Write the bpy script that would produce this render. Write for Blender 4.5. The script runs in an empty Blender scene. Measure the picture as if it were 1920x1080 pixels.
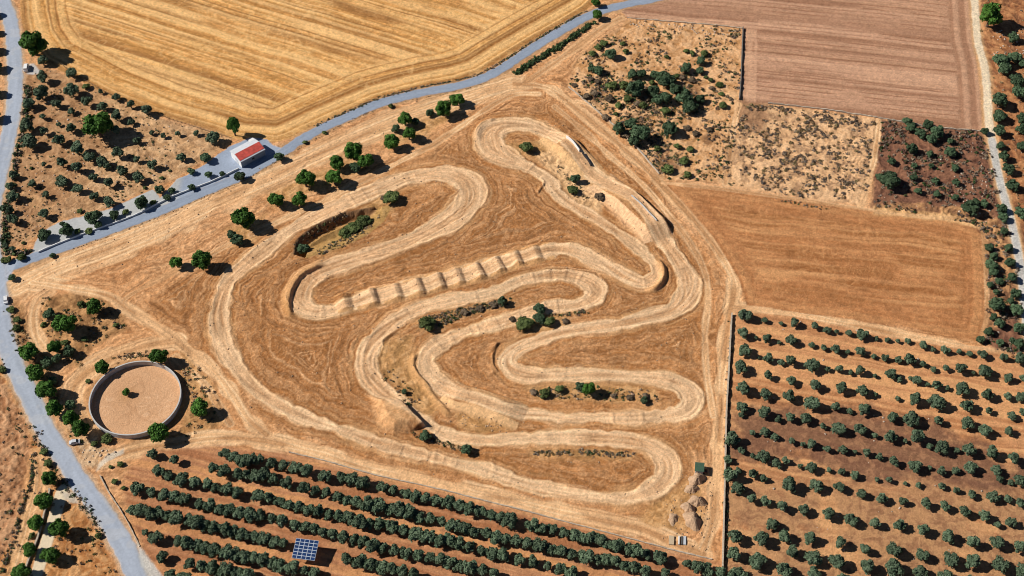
import bpy, bmesh, math, random
import numpy as np
from mathutils import Vector, Matrix
random.seed(7)
R = math.radians
f32 = np.float32
sc = bpy.context.scene
col = sc.collection

# ------------------------------------------------------------------ camera, light, exposure
CAM_H, PITCH, HFOV = 440.0, 50.0, 42.0
cd = bpy.data.cameras.new('camera'); cam = bpy.data.objects.new('camera', cd); col.objects.link(cam)
cam.location = (0, 0, CAM_H); cam.rotation_euler = (R(90 - PITCH), 0, 0)
cd.sensor_fit = 'HORIZONTAL'; cd.angle = R(HFOV); cd.clip_start = 1; cd.clip_end = 30000
sc.camera = cam
SUN_EL = 39.5
SH = Vector((1.0, -0.10, 0)).normalized()          # direction shadows fall on the ground
sunvec = Vector((-SH.x, -SH.y, math.tan(R(SUN_EL)))).normalized()   # towards the sun
w = bpy.data.worlds.new('World'); sc.world = w; w.use_nodes = True
nt = w.node_tree; bg = nt.nodes['Background']
sky = nt.nodes.new('ShaderNodeTexSky'); sky.sky_type = 'NISHITA'; sky.sun_disc = False
sky.altitude = 2500; sky.dust_density = .2; sky.air_density = .6; sky.ozone_density = 2.0; sky.sun_elevation = R(SUN_EL); sky.sun_rotation = math.atan2(sunvec.x, sunvec.y)
nt.links.new(sky.outputs[0], bg.inputs[0]); bg.inputs[1].default_value = 0.06
sl = bpy.data.lights.new('sun', 'SUN'); sl.energy = 5.0; sl.angle = R(0.5); sl.color = (1.0, 0.95, 0.88)
so = bpy.data.objects.new('sun', sl); col.objects.link(so)
so.rotation_euler = sunvec.to_track_quat('Z', 'Y').to_euler(); so.location = (0, 370, 300)
sc.view_settings.view_transform = 'Standard'; sc.view_settings.look = 'None'
sc.view_settings.exposure = 0.08; sc.view_settings.gamma = 1
sc.view_settings.use_curve_mapping = False
sc.cycles.max_bounces = 4; sc.cycles.filter_width = 1.0

# ------------------------------------------------------------------ tools
CP, SP, TF = math.cos(R(PITCH)), math.sin(R(PITCH)), math.tan(R(HFOV / 2))
def at(px, py, z=0.0):
    """ground point (at height z) that stands where the photograph shows it"""
    x = (px - 960) / 960 * TF; y = (540 - py) / 960 * TF
    d = (x, CP + y * SP, -SP + y * CP)
    t = (z - CAM_H) / d[2]
    return (d[0] * t, d[1] * t, z)
def mpp(px, py):
    a = at(px, py); b = at(px + 1, py); return b[0] - a[0]
def W(pts): return np.array([at(p[0], p[1])[:2] for p in pts], dtype=np.float64)
def spline(pts, n=6, closed=False):
    P = np.asarray(pts, dtype=np.float64); N = len(P); out = []
    rng = range(N if closed else N - 1)
    for i in rng:
        g = lambda k: P[k % N] if closed else P[min(max(k, 0), N - 1)]
        p0, p1, p2, p3 = g(i - 1), g(i), g(i + 1), g(i + 2)
        for k in range(n):
            t = k / n
            out.append(0.5 * (2 * p1 + (p2 - p0) * t + (2 * p0 - 5 * p1 + 4 * p2 - p3) * t * t + (3 * p1 - p0 - 3 * p2 + p3) * t ** 3))
    out.append(P[0] if closed else P[-1])
    return np.array(out)
def tag(o, label=None, cat=None, group=None, kind=None):
    if label: o['label'] = label
    if cat: o['category'] = cat
    if group: o['group'] = group
    if kind: o['kind'] = kind
    return o
def ordn(n):
    words = 'first second third fourth fifth sixth seventh eighth ninth tenth eleventh twelfth'.split()
    if n <= 12: return words[n - 1]
    s = 'th' if 10 < n % 100 < 14 else {1: 'st', 2: 'nd', 3: 'rd'}.get(n % 10, 'th')
    return '%d%s' % (n, s)

# ---- numpy noise
rs = np.random.RandomState(11)
TAB = rs.rand(8, 256, 256).astype(f32)
T1 = rs.rand(8, 4096).astype(f32)
def vn(x, y, seed=0):
    xi = np.floor(x); yi = np.floor(y); fx = (x - xi).astype(f32); fy = (y - yi).astype(f32)
    fx = fx * fx * (3 - 2 * fx); fy = fy * fy * (3 - 2 * fy)
    o = (seed * 37) % 256; T = TAB[seed % 8]
    a = (xi.astype(np.int32) + o) & 255; b = (yi.astype(np.int32) + o) & 255; a1 = (a + 1) & 255; b1 = (b + 1) & 255
    return (T[b, a] * (1 - fx) + T[b, a1] * fx) * (1 - fy) + (T[b1, a] * (1 - fx) + T[b1, a1] * fx) * fy
def fbm(x, y, seed=0, oct=3):
    s = 0; a = 1; t = 0
    for k in range(oct):
        s = s + a * vn(x * 2 ** k, y * 2 ** k, seed + k); t += a; a *= 0.55
    return s / t
def n1(d, seed=0):
    di = np.floor(d); f = (d - di).astype(f32); f = f * f * (3 - 2 * f)
    i = (di.astype(np.int32) + seed * 531) & 4095; T = T1[seed % 8]
    return T[i] * (1 - f) + T[(i + 1) & 4095] * f
def ss(a, b, x):
    t = np.clip((x - a) / (b - a), 0, 1); return t * t * (3 - 2 * t)

# ------------------------------------------------------------------ traced layout (photo pixels)
TRACK = [(1055,270,30),(1085,297,30),(1110,327,30),(1147,352,30),(1185,377,30),(1210,405,32),(1230,432,32),(1255,465,34),(1277,495,40),(1290,525,46),(1286,555,46),(1260,582,40),(1210,597,34),(1135,612,30),(1060,623,28),
 (1010,637,28),(972,653,30),(951,675,34),(960,693,34),(985,703,32),(1035,706,32),(1110,703,32),(1185,706,32),(1247,711,34),(1285,727,42),(1298,750,46),(1285,771,42),(1247,782,32),(1185,784,26),(1110,784,24),(1035,780,26),
 (960,775,28),(905,757,30),(855,741,34),(817,715,36),(797,680,38),(812,652,34),(855,630,30),(905,614,28),(960,596,28),(1000,583,30),(1040,577,32),(1085,572,38),(1113,558,46),(1118,540,50),(1097,524,44),(1047,515,34),(985,523,28),
 (930,545,28),(855,561,28),(792,577,28),(742,602,30),(705,632,36),(686,665,40),(687,695,40),(703,720,40),(730,745,38),(760,768,34),(790,785,28),(815,803,28),(850,820,28),(910,826,28),(960,825,28),(1010,824,28),(1085,822,30),(1160,824,34),
 (1210,834,42),(1240,852,46),(1254,874,46),(1248,900,44),(1220,922,38),(1172,934,32),(1110,929,28),(1035,917,26),(960,897,26),(885,874,26),(780,847,26),(705,828,26),(630,803,26),(580,785,28),(530,762,30),(480,729,32),(447,690,34),(421,645,36),(409,600,36),
 (414,560,34),(436,520,32),(480,482,32),(530,444,32),(580,414,32),(655,377,32),(730,347,36),(780,330,36),(835,324,44),(872,340,54),(884,365,58),(868,395,54),(818,428,46),(760,457,44),(700,476,42),(645,492,40),(600,508,40),(570,530,44),(560,560,50),(585,582,40),(625,580,34),
 (660,568,36),(743,548,36),(825,527,36),(899,508,36),(971,484,36),(1040,467,34),(1085,475,36),(1135,497,34),(1172,520,32),(1205,531,32),(1226,524,30),(1232,505,26),(1212,478,24),(1172,445,24),(1135,420,26),(1085,391,26),(1045,361,26),(1030,337,26),
 (997,315,30),(955,298,44),(925,278,62),(920,250,60),(945,235,46),(990,236,36),(1025,250,30)]
LANES = [  # perimeter dirt lanes (pale): points, half-width m, strength
 ([(195,862),(260,842),(330,832),(400,822),(480,824),(580,845),(680,876),(780,899),(880,921),(960,938),(1060,962),(1160,982),(1210,994),(1260,1017),(1320,1040)], 3.6, .9),
 ([(60,530),(130,540),(200,554),(240,580),(300,617),(350,655),(400,695),(437,742),(465,785),(500,815)], 2.6, .95),
 ([(240,580),(235,560),(300,522),(370,490),(440,452)], 1.5, .4),
 ([(330,670),(350,690),(387,724),(412,765),(432,795)], 1.8, .8),
 ([(95,548),(72,565),(63,592),(66,625),(84,655)], 2.4, .8),
 ([(330,640),(275,648),(205,675),(160,700),(135,735),(140,780),(165,815)], 5.0, .6),
 ([(960,157),(1022,163),(1060,187),(1110,228),(1160,270),(1210,314),(1255,362),(1300,412),(1340,462),(1374,520),(1374,560),(1366,600),(1356,680),(1351,760),(1347,840),(1341,920),(1335,980),(1315,1040)], 2.6, .9),
 ([(1040,200),(1100,250),(1150,298),(1205,345),(1250,398),(1290,450),(1320,505),(1328,560),(1322,620),(1325,700),(1338,780)], 1.8, .55),
 ([(30,540),(100,505),(200,468),(300,428),(400,378),(500,335),(600,288),(700,245),(800,206),(880,180),(960,157)], 8.0, .62),
 ([(470,440),(560,398),(655,352),(755,300),(805,275),(860,240),(900,212),(960,178),(1010,176)], 1.8, .75),
 ([(985,155),(1040,118),(1090,82),(1130,52),(1165,34)], 2.2, .5),
 ([(1060,190),(1110,198),(1180,262),(1240,330)], 1.4, .7),
 ([(1385,195),(1376,240),(1368,290),(1360,345)], 1.8, .7),
 ([(1648,225),(1642,280),(1628,340),(1612,388)], 1.8, .8),
 ([(1372,575),(1400,578),(1500,590),(1600,610),(1700,630),(1800,650),(1930,672)], 2.2, .85),
 ([(1240,343),(1360,355),(1500,375),(1620,393),(1720,405),(1800,412),(1842,430),(1848,500),(1850,580),(1838,640)], 1.3, .6),
 ([(55,1100),(25,1100),(40,1040),(60,960),(75,900),(70,860)], 3.0, .6),
]
ROAD_A = [(20,500),(60,484),(125,461),(200,434),(300,396),(375,363),(450,332),(495,306),(542,278),(555,268),(605,240),(655,218),(705,196),(755,182),(805,171),(855,162),(905,147),(942,128),(960,116),(1010,83),(1060,53),(1097,33),(1135,18),(1185,6),(1230,-3),(1300,-22),(1400,-50)]
ROAD_B = [(0,-60),(6,0),(18,33),(25,75),(27,110),(29,150),(26,200),(17,250),(6,300),(-4,340),(-14,390),(-16,440),(-12,490),(-4,540),(4,600),(12,640),(24,678),(40,713),(58,748),(75,785),(90,815),(123,862),(146,900),(178,942),(208,984),(236,1032),(256,1080),(285,1160)]
ROAD_C = [(1815,-60),(1827,0),(1833,75),(1846,125),(1851,175),(1854,225),(1860,262),(1870,318),(1883,370),(1897,420),(1908,470),(1916,520),(1922,580),(1932,650),(1945,720)]
DRIVE = [(122,915),(115,926),(105,961),(94,995),(84,1027),(71,1070),(58,1110)]
WHEAT = [(35,-60),(40,30),(48,70),(75,112),(130,140),(200,177),(300,217),(400,245),(440,260),(520,266),(545,258),(600,232),(655,208),(705,186),(755,172),(805,160),(855,151),(900,137),(950,106),(1010,70),(1060,42),(1100,18),(1120,0),(1180,-60)]
MAUVE = [(1235,-2),(1165,20),(1175,33),(1310,44),(1391,52),(1386,192),(1440,194),(1540,205),(1652,222),(1740,238),(1842,248),(1838,170),(1824,60),(1812,-60),(1400,-60)]
BROWNF = [(1250,346),(1360,358),(1500,378),(1640,397),(1780,412),(1838,430),(1845,500),(1847,590),(1834,640),(1780,628),(1600,600),(1400,573),(1384,520),(1335,440)]
PLOT_A = [(1175,35),(1391,52),(1387,190),(1368,340),(1250,335),(1180,262),(1110,198),(1068,163),(1080,115),(1120,75),(1165,50)]
PLOT_B = [(1390,196),(1440,195),(1642,223),(1622,385),(1500,370),(1366,346)]
PLOT_C = [(1652,224),(1842,248),(1862,300),(1878,380),(1905,480),(1920,600),(1940,690),(1845,645),(1852,560),(1848,440),(1800,408),(1635,388)]
PLOT_D = [(1838,-60),(1836,60),(1856,140),(1866,230),(1880,310),(1906,400),(1925,500),(1935,640),(2050,680),(2050,-60)]
GROVE_R = [(1380,582),(1500,598),(1600,616),(1700,637),(1850,660),(2000,680),(2000,1130),(1356,1130),(1364,800),(1374,680)]
DARK_R = [(1440,752),(1560,775),(1700,800),(1860,840),(1990,870),(1990,950),(1800,915),(1620,890),(1440,860),(1385,850),(1380,765)]
GROVE_B = [(280,846),(400,836),(540,850),(605,866),(705,894),(805,916),(905,941),(1010,968),(1085,988),(1172,1010),(1260,1034),(1352,1056),(1350,1130),(310,1130),(262,1010),(236,950),(232,890)]
GROVE_L = [(44,120),(75,122),(130,145),(200,180),(300,220),(400,248),(432,262),(410,285),(345,322),(285,352),(205,388),(110,412),(60,446),(4,474),(4,400),(20,310),(45,210)]
YARD = [(60,470),(76,435),(112,416),(160,404),(207,391),(250,371),(287,355),(300,372),(332,336),(350,329),(385,308),(410,289),(432,274),(470,258),(500,262),(510,272),(530,278),(500,302),(450,328),(375,360),(300,393),(200,431),(125,458),(70,480)]
PEN_C, PEN_R = at(256, 752), 0
PEN_R = 84 * mpp(256, 750)
BOTTOM_L = [(-80,640),(0,660),(15,700),(50,772),(85,830),(140,930),(176,985),(232,1090),(232,1160),(-120,1160)]

# ------------------------------------------------------------------ terrain grid
STEP = 0.40
xs = np.arange(-292, 292, STEP); ys = np.arange(218, 588, STEP)
NX, NY = len(xs), len(ys)
X, Y = np.meshgrid(xs, ys); X = X.astype(f32); Y = Y.astype(f32)
def crop(pts, m):
    P = np.asarray(pts); x0, y0 = P[:, :2].min(0) - m; x1, y1 = P[:, :2].max(0) + m
    i0, i1 = np.clip(np.searchsorted(xs, [x0, x1]), 0, NX); j0, j1 = np.clip(np.searchsorted(ys, [y0, y1]), 0, NY)
    return slice(j0, j1), slice(i0, i1)
def line_field(P, reach=40.0, closed=False):
    """distance to a polyline, arc length, side (+ = left of travel), and interpolated 3rd column"""
    P = np.asarray(P, dtype=np.float64)
    D = np.full(X.shape, 1e3, f32); S = np.zeros(X.shape, f32); SD = np.ones(X.shape, f32); Wd = np.zeros(X.shape, f32)
    s = 0.0
    for k in range(len(P) - 1):
        a, b = P[k], P[k + 1]; v = b[:2] - a[:2]; L = float(np.hypot(*v))
        if L < 1e-6: continue
        sl_ = crop(np.array([a[:2], b[:2]]), reach)
        x, y = X[sl_], Y[sl_]
        if x.size == 0: s += L; continue
        rx, ry = x - f32(a[0]), y - f32(a[1])
        t = np.clip((rx * v[0] + ry * v[1]) / (L * L), 0, 1).astype(f32)
        d = np.hypot(rx - t * f32(v[0]), ry - t * f32(v[1]))
        m = d < D[sl_]
        D[sl_] = np.where(m, d, D[sl_]); S[sl_] = np.where(m, s + t * L, S[sl_])
        cr = v[0] * ry - v[1] * rx
        SD[sl_] = np.where(m, np.sign(cr), SD[sl_])
        if P.shape[1] > 2: Wd[sl_] = np.where(m, a[2] + t * (b[2] - a[2]), Wd[sl_])
        s += L
    return D, S, SD, Wd
def poly_sd(pts, reach=30.0):
    """signed distance, negative inside"""
    P = W(pts); n = len(P)
    out = np.full(X.shape, 1e3, f32); sl_ = crop(P, reach); x, y = X[sl_], Y[sl_]
    D = np.full(x.shape, 1e6, f32); ins = np.zeros(x.shape, bool)
    for k in range(n):
        a, b = P[k], P[(k + 1) % n]; v = b - a; L2 = v @ v
        rx, ry = x - f32(a[0]), y - f32(a[1])
        t = np.clip((rx * v[0] + ry * v[1]) / L2, 0, 1)
        D = np.minimum(D, (rx - t * v[0]) ** 2 + (ry - t * v[1]) ** 2)
        c = ((a[1] > y) != (b[1] > y))
        if abs(v[1]) > 1e-9: ins ^= c & (x < v[0] * (y - a[1]) / v[1] + a[0])
    out[sl_] = np.sqrt(D) * np.where(ins, -1, 1)
    return out
EX = np.array([1.05, 1.06, 1.11])     # light arriving on flat ground, per channel (calibrated)
def C(r, g, b, k=1.0):
    c = np.array([r, g, b]) / 255.0
    c = np.where(c <= .04045, c / 12.92, ((c + .055) / 1.055) ** 2.4)
    return (c * k / EX).astype(f32)

# warps and shared noises
wx = (fbm(X / 9, Y / 9, 1, 3) - .5); wy = (fbm(X / 9 + 50, Y / 9, 2, 3) - .5)
big = fbm(X / 45, Y / 45, 3, 3); mid = fbm(X / 12, Y / 12, 4, 3); fine = fbm(X / 1.6, Y / 1.6, 5, 3)
grain = vn(X / .45, Y / .45, 6)
rw = fbm((X + wx * 12) / 1.9, (Y + wy * 12) / 1.9, 2, 2)
worm = 1 - np.abs(rw - .5) * 7; worm = np.clip(worm, 0, 1)          # thin meandering ridges

H = np.zeros(X.shape, f32)
COL = np.zeros(X.shape + (3,), f32)
CLS = np.zeros(X.shape, np.uint8)
def blend(m, c):
    global COL
    m = m[..., None]; c = np.asarray(c, f32)
    COL = COL * (1 - m) + c * m
def mulc(f): 
    global COL
    COL = COL * np.asarray(f, f32)[..., None]
def stripes(u, v, per, seed, warp=.25):
    """furrow pattern in [-1,1] across u, broken up along v"""
    uu = u + warp * (vn(u / 6, v / 14, seed) - .5) * 6
    a = n1(uu / per, seed); b = n1(uu / (per * .47), seed + 3); c = n1(uu / (per * 3.7), seed + 5)
    br = vn(u / (per * .9), v / 9, seed + 2)
    return np.clip(((a * .5 + b * .36 + c * .12 + br * .35) / 1.33 - .5) * 5.6, -1.3, 1.3)

# ---- base dirt, flowing round the track
TW = np.array([[*at(x, y)[:2], .46 * w_ * mpp(x, y)] for x, y, w_ in TRACK])
TS = spline(TW, 4, closed=True)
dT, sT, sideT, wT = line_field(TS, 60, True)
edge = dT - wT                                      # <0 on the track
edge = edge + (n1(sT / 3.0, 2) - .5) * 1.2 + (n1(sT / 13.0 + sideT * 40, 4) - .5) * 2.4
lane_d = np.full(X.shape, 1e3, f32); lane_m = np.zeros(X.shape, f32); lane_s = np.zeros(X.shape, f32)
for i, (pts, hw, st) in enumerate(LANES):
    P = spline(W(pts), 4); d, s, sd, _ = line_field(P, 40)
    e = d + (vn(s / 7, d / 3, i) - .5) * hw * .9
    m = (1 - ss(hw * .55, hw * 1.25, e)) * st * (.55 + .75 * vn(s / 5, d / 1.1, i + 1))
    lane_m = np.maximum(lane_m, np.clip(m, 0, 1)); nn = d < lane_d
    lane_s = np.where(nn, s + i * 400, lane_s); lane_d = np.where(nn, d * 1.0, lane_d)
flow_d = np.minimum(np.abs(edge), lane_d + 1.5)
u = flow_d + (wx * 3.0 + wy * 1.5) * (1 + np.minimum(flow_d, 30) / 9) + (big - .5) * flow_d * .9
fl = stripes(u, sT * .5 + lane_s * .5, .95, 1, .3)
near = np.exp(-flow_d / 21)
wm = (worm - .35) * 1.2
def thin(u, v, per, seed, w=4.2, run=16.0, lo=.3, hi=.55):
    """thin broken wheel lines"""
    a = n1(u / per, seed); l = np.clip(1.25 - np.abs(a - .5) * w, 0, 1)
    return l * ss(lo, hi, vn(u / (per * 2.2), v / run, seed + 1))
su = sT * .5 + lane_s * .5
tl = thin(u, su, 1.9, 5); tk = thin(u + 40, su, 1.7, 6)
cv = fbm((X + wx * 5) / 15, (Y + wy * 5) / 15, 7, 2); curl = np.clip(1 - np.abs(((cv * 9) % 1) - .5) * 9, 0, 1) * ss(.42, .58, vn(X / 17, Y / 17, 2))
cv = fbm((X + 90 + wx * 3) / 8, (Y + wy * 3) / 8, 3, 2); curl2 = np.clip(1 - np.abs(((cv * 7) % 1) - .5) * 6, 0, 1) * ss(.45, .6, vn(X / 11, Y / 11, 5))
micro = vn(u / .75, su / 5, 3) - .5
pat = fl * (.15 + .85 * near) + wm * (.8 - .3 * near) + (fine - .5) * 1.4 + (tl - tk) * 1.6 * near + curl2 * .25
inf = C(172, 117, 70); inf2 = C(154, 102, 58); pale = C(222, 172, 128)
COL[:] = C(202, 146, 99)
blend(ss(.35, .65, big + (mid - .5) * .5) * .6, pale)
# the infield is browner: polygon of the racing ground
INF = [(250,590),(330,530),(420,470),(560,400),(700,320),(860,245),(900,215),(1010,180),(1060,205),(1130,262),(1240,360),(1310,450),(1345,540),(1340,700),(1325,820),(1310,900),(1240,960),(1080,950),(960,925),(760,880),(600,835),(480,795),(420,720),(330,640)]
iS = poly_sd(INF)
blend((1 - ss(-8, 4, iS + (mid - .5) * 14)) * .92, inf)
blend((1 - ss(-10, 2, iS)) * ss(.42, .7, mid * .6 + big * .5) * .5, inf2)
blend((1 - ss(-10, 0, iS)) * np.clip(-fl * .5, 0, 1) * .5, C(140, 90, 50))
blend(np.clip(np.clip(fl, 0, 1) * .45 * near + worm * .34 + curl2 * .16 + tl * (.25 + 1.0 * near), 0, 1) * .72, C(230, 182, 136))
blend(np.clip(tk * near * 1.2 + ss(.5, .75, vn((X + wx * 9) / 1.1, (Y + wy * 9) / 1.1, 7)) * .5, 0, 1) * .6, C(132, 84, 46))
scr = vn((X * .8 + Y * .6 + wx * 6) / .8, (Y * .8 - X * .6 + wy * 6) / 3.5, 4) - .5
far_ = 1 - near; mulc(1 + micro * .55 * (.3 + .7 * near) + scr * .5 * far_ + (grain - .5) * .2)
H += micro * .16 * near + scr * .16 * far_ + pat * .105 + (mid - .5) * .5
mulc(1 - .07 * (1 - ss(-8, 2, iS)) * ss(1, 5, edge) * (1 - ss(.1, .5, lane_m)))
# lanes
lt_ = thin(lane_d + wx, lane_s, 1.7, 2, 4.2, 20, .2, .45); lk_ = thin(lane_d + wx + 30, lane_s, 1.7, 6, 4.2, 20, .3, .5)
def lay_lanes(k=1.0):
    m = np.clip(lane_m * 1.35, 0, 1) * k
    blend(m, C(226, 180, 134)); blend(np.clip(m * 1.4, 0, 1) * lt_ * .7, C(244, 208, 166)); blend(np.clip(m * 1.3, 0, 1) * lk_ * .6, C(160, 110, 68))
lay_lanes()
H += lane_m * (n1((lane_d + wx) / .8, 4) - .5) * .16
CLS[:] = 0

# ---- fields
def region(pts, c, soft=1.0, k=1.0, wob=2.0):
    sd = poly_sd(pts); e = sd + (mid - .5) * wob + (fine - .5) * 1.0
    m = 1 - ss(-soft, soft, e); m = m * k; blend(m, c); return sd, m
def flatten(m):
    global H; H = H * (1 - m)
def along(p, q):
    a, b = W([p, q]); v = (b - a) / np.hypot(*(b - a)); return v
def uv(v):
    return (X * -v[1] + Y * v[0]).astype(f32), (X * v[0] + Y * v[1]).astype(f32)

# stubble (wheat) field
sd, m = region(WHEAT, C(210, 154, 92), .8, 1, .6); flatten(m); ins = m
v = along((100, 110), (560, 262)); v2 = along((600, 40), (900, 120))
u_, v_ = uv(v); bend = (big - .5) * 9
a = stripes(u_ + bend * .35, v_, 2.0, 2, .12)
dd = -sd; edge_dir = ss(20, 27, dd + (mid - .5) * 3)          # headland follows the boundary
b = stripes(dd + wx * 1.5, v_, 1.5, 4, .15)
st = np.clip(a * edge_dir + b * (1 - edge_dir) + worm * .5 + (fine - .5) * 1.2, -1.3, 1.3)
blend(np.clip(st, 0, 1) * ins * .62, C(234, 190, 128))
blend(np.clip(-st, 0, 1) * ins * .55, C(158, 112, 58))
blend(ins * ss(.5, .75, fbm(u_ / 7, v_ / 60, 3)) * .22, C(186, 138, 92))
blend(ins * (1 - edge_dir) * ss(.4, .7, n1((dd + wx * 3) / 6, 6)) * .3, C(196, 142, 80))
ul = u_ + bend * .35; l1 = thin(ul, v_, 2.6, 6, 4.2, 70, .25, .5) * edge_dir + thin(dd, v_, 2.4, 7, 4.2, 50, .2, .5) * (1 - edge_dir)
l2 = thin(ul + 70, v_, 3.1, 3, 4.6, 60, .35, .6) * edge_dir + thin(dd + 30, v_, 2.7, 4, 4.2, 60, .3, .5) * (1 - edge_dir)
m_ = vn(ul / .9, v_ / 5, 6) - .5; mulc(1 + ins * m_ * .34); H += ins * m_ * .1
blend(ins * l1 * .72, C(240, 194, 134)); blend(ins * l2 * .75, C(146, 98, 54)); blend(ins * curl * .4, C(236, 194, 136)); blend(ins * curl2 * .22, C(236, 194, 136))
H += ins * ((l1 - l2) * .09 + st * .07 + (fine - .5) * .14 + (n1(u_ / 5, 3) - .5) * .15)
CLS[sd < 0] = 1
# mauve ploughed field
sd, m = region(MAUVE, C(188, 145, 116), .8, 1, .5); flatten(m); ins = m
u_, v_ = uv(along((1440, 140), (1790, 176))); dd = -sd
rightd, _, _, _ = line_field(W(ROAD_C), 40); hl = 1 - ss(13, 15, rightd)
st = stripes(u_ + (big - .5) * 3, v_, 2.4, 3, .08) * (1 - hl) + stripes(rightd, v_, 2.0, 5, .1) * hl
blend(np.clip(st, 0, 1) * ins * .25, C(208, 164, 136)); blend(np.clip(-st, 0, 1) * ins * .22, C(156, 114, 90))
blend(ins * ss(.5, .8, fbm(u_ / 12, v_ / 40, 5)) * .2, C(170, 128, 106))
l1 = thin(u_ + (big - .5) * 3, v_, 3.4, 2, 4.2, 60, .25, .5) * (1 - hl); l2 = thin(u_ + (big - .5) * 3 + 50, v_, 3.6, 5, 4.2, 60, .25, .5) * (1 - hl) + thin(rightd, v_, 3.4, 1, 5, 90, .1, .3) * hl
m_ = vn(u_ / 1.0, v_ / 5, 6) - .5; mulc(1 + ins * m_ * .24); H += ins * m_ * .07
pl_ = ss(.55, .95, np.sin((u_ + (big - .5) * 1.5 + (mid - .5) * .5) * 2 * math.pi / 3.3)) * (1 - hl) * ss(.15, .5, vn(u_ / 3.3, v_ / 9, 1)); blend(ins * pl_ * .8, C(150, 106, 82)); H -= ins * pl_ * .14
blend(ins * l1 * .6, C(212, 168, 138)); blend(ins * l2 * .65, C(146, 104, 80))
H += ins * ((l1 - l2) * .07 + st * .05 + (fine - .5) * .09)
lt = poly_sd([(1392,52),(1432,56),(1430,193),(1386,190)]); u2, v2_ = uv(along((1410, 60), (1408, 190)))
s2 = stripes(u2, v2_, 2.2, 6, .1); blend((1 - ss(-1, 1, lt)) * np.clip(s2, 0, 1) * .5, C(216, 172, 140))
CLS[sd < 0] = 2
# brown ploughed field
sd, m = region(BROWNF, C(176, 120, 78), 1.2, 1, 1.5); flatten(m); ins = m
u_, v_ = uv(along((1440, 440), (1800, 480))); dd = -sd
hl = 1 - ss(8, 12, dd + (mid - .5) * 4)
st = stripes(u_ + (big - .5) * 8 + wx * 1.5, v_, 1.7, 5, .2) * (1 - hl) + stripes(dd + wx, v_, 1.5, 6, .2) * hl
blend(np.clip(st, 0, 1) * ins * .32, C(208, 154, 104)); blend(np.clip(-st, 0, 1) * ins * .3, C(150, 95, 52))
blend(ins * ss(.48, .7, big + (mid - .5) * .4) * .15, C(190, 134, 90))
l1 = thin(u_ + (big - .5) * 8 + wx * 1.5, v_, 2.5, 2, 4.2, 24, .35, .55); l2 = thin(u_ + (big - .5) * 8 + wx * 1.5 + 50, v_, 2.5, 5, 4.2, 24, .35, .55)
m_ = vn(u_ / .9, v_ / 4, 6) - .5; mulc(1 + ins * m_ * .36); H += ins * m_ * .12
blend(ins * l1 * (1 - hl) * .6, C(214, 160, 110)); blend(ins * l2 * (1 - hl) * .6, C(142, 90, 50)); blend(ins * curl2 * .4, C(210, 156, 106)); blend(ins * worm * .25, C(206, 152, 104))
H += ins * ((l1 - l2) * .08 + st * .06 + wm * .05 + (fine - .5) * .16)
CLS[sd < 0] = 3

# ---- rough plots
def rough(pts, base, light, dark, kl=.6, kd=.6, cls=4, amp=.35, thr=.5):
    sd, m = region(pts, base, 1.5, 1, 3)
    n_ = fbm((X + wx * 6) / 3.2, (Y + wy * 6) / 3.2, 6, 3)
    blend(m * ss(thr, thr + .16, n_) * kl, light); blend(m * ss(thr, thr - .16, n_) * kd, dark)
    blend(m * worm * .45, light)
    global H
    H += m * ((n_ - .5) * amp * 2 + (fine - .5) * .3)
    CLS[sd < 0] = cls; return sd, m
rough(PLOT_A, C(206, 156, 110), C(228, 184, 140), C(172, 124, 78), .6, .75)
for (q, r_) in (((1200, 175), 30), ((1290, 175), 30), ((1120, 180), 22), ((1190, 240), 30), ((1250, 300), 30), ((1330, 260), 20)):
    p = at(*q); rr = r_ * mpp(*q); d = np.hypot((X - p[0]), (Y - p[1]) * .9)
    blend((1 - ss(rr * .5, rr * 1.1, d + wx * 10)) * .75 * ss(.3, .6, fine + .1), C(112, 80, 58))
rough(PLOT_B, C(214, 168, 124), C(230, 188, 146), C(142, 110, 86), .6, .7, thr=.47)
sp_ = 1 - ss(-2, 2, poly_sd([(1386,190),(1438,194),(1440,225),(1425,250),(1395,245),(1382,220)]) + wx * 5); blend(sp_ * .8, C(150, 112, 84))
rough(PLOT_C, C(124, 86, 68), C(160, 114, 88), C(92, 62, 52), .5, .6)
rough([(1640,384),(1800,408),(1846,428),(1852,560),(1845,640),(1925,560),(1890,430),(1850,396),(1720,380)], C(150, 108, 78), C(206, 156, 108), C(100, 72, 56), .7, .6)
rough([(1640,388),(1800,402),(1835,418),(1838,428),(1790,418),(1640,400)], C(220, 172, 120), C(226, 182, 132), C(150, 108, 70))
rough(PLOT_D, C(152, 100, 66), C(196, 142, 98), C(104, 70, 54), .6, .6)
sdL, mL = rough(GROVE_L, C(182, 142, 104), C(216, 178, 138), C(150, 114, 82), .65, .6)
gl = np.clip((sdL < 0) * (1 - ss(at(120, 300)[0], at(230, 300)[0], X + wx * 20)), 0, 1)
blend(gl * .45, C(148, 102, 68))
u_, v_ = uv(along((60, 150), (330, 300))); sL = stripes(u_ + wx * 4, v_, 2.2, 4, .3)
blend(mL * np.clip(sL, 0, 1) * .3, C(214, 168, 120))
rough(BOTTOM_L, C(178, 122, 74), C(220, 172, 122), C(138, 86, 48), .6, .6)
rough([(-90,690),(5,710),(45,790),(58,850),(45,940),(20,1030),(-90,1120)], C(176, 128, 92), C(204, 160, 122), C(134, 88, 56))
blend((1 - ss(-2, 3, poly_sd([(70,850),(88,900),(60,1000),(30,1110),(0,1110),(30,1010),(50,930),(55,860)]) + wx * 4)) * .75, C(208, 158, 108))
rough([(75,560),(130,548),(190,560),(235,590),(232,620),(170,650),(150,690),(110,660),(80,620)], C(158, 116, 76), C(206, 158, 110), C(112, 80, 52))
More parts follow.
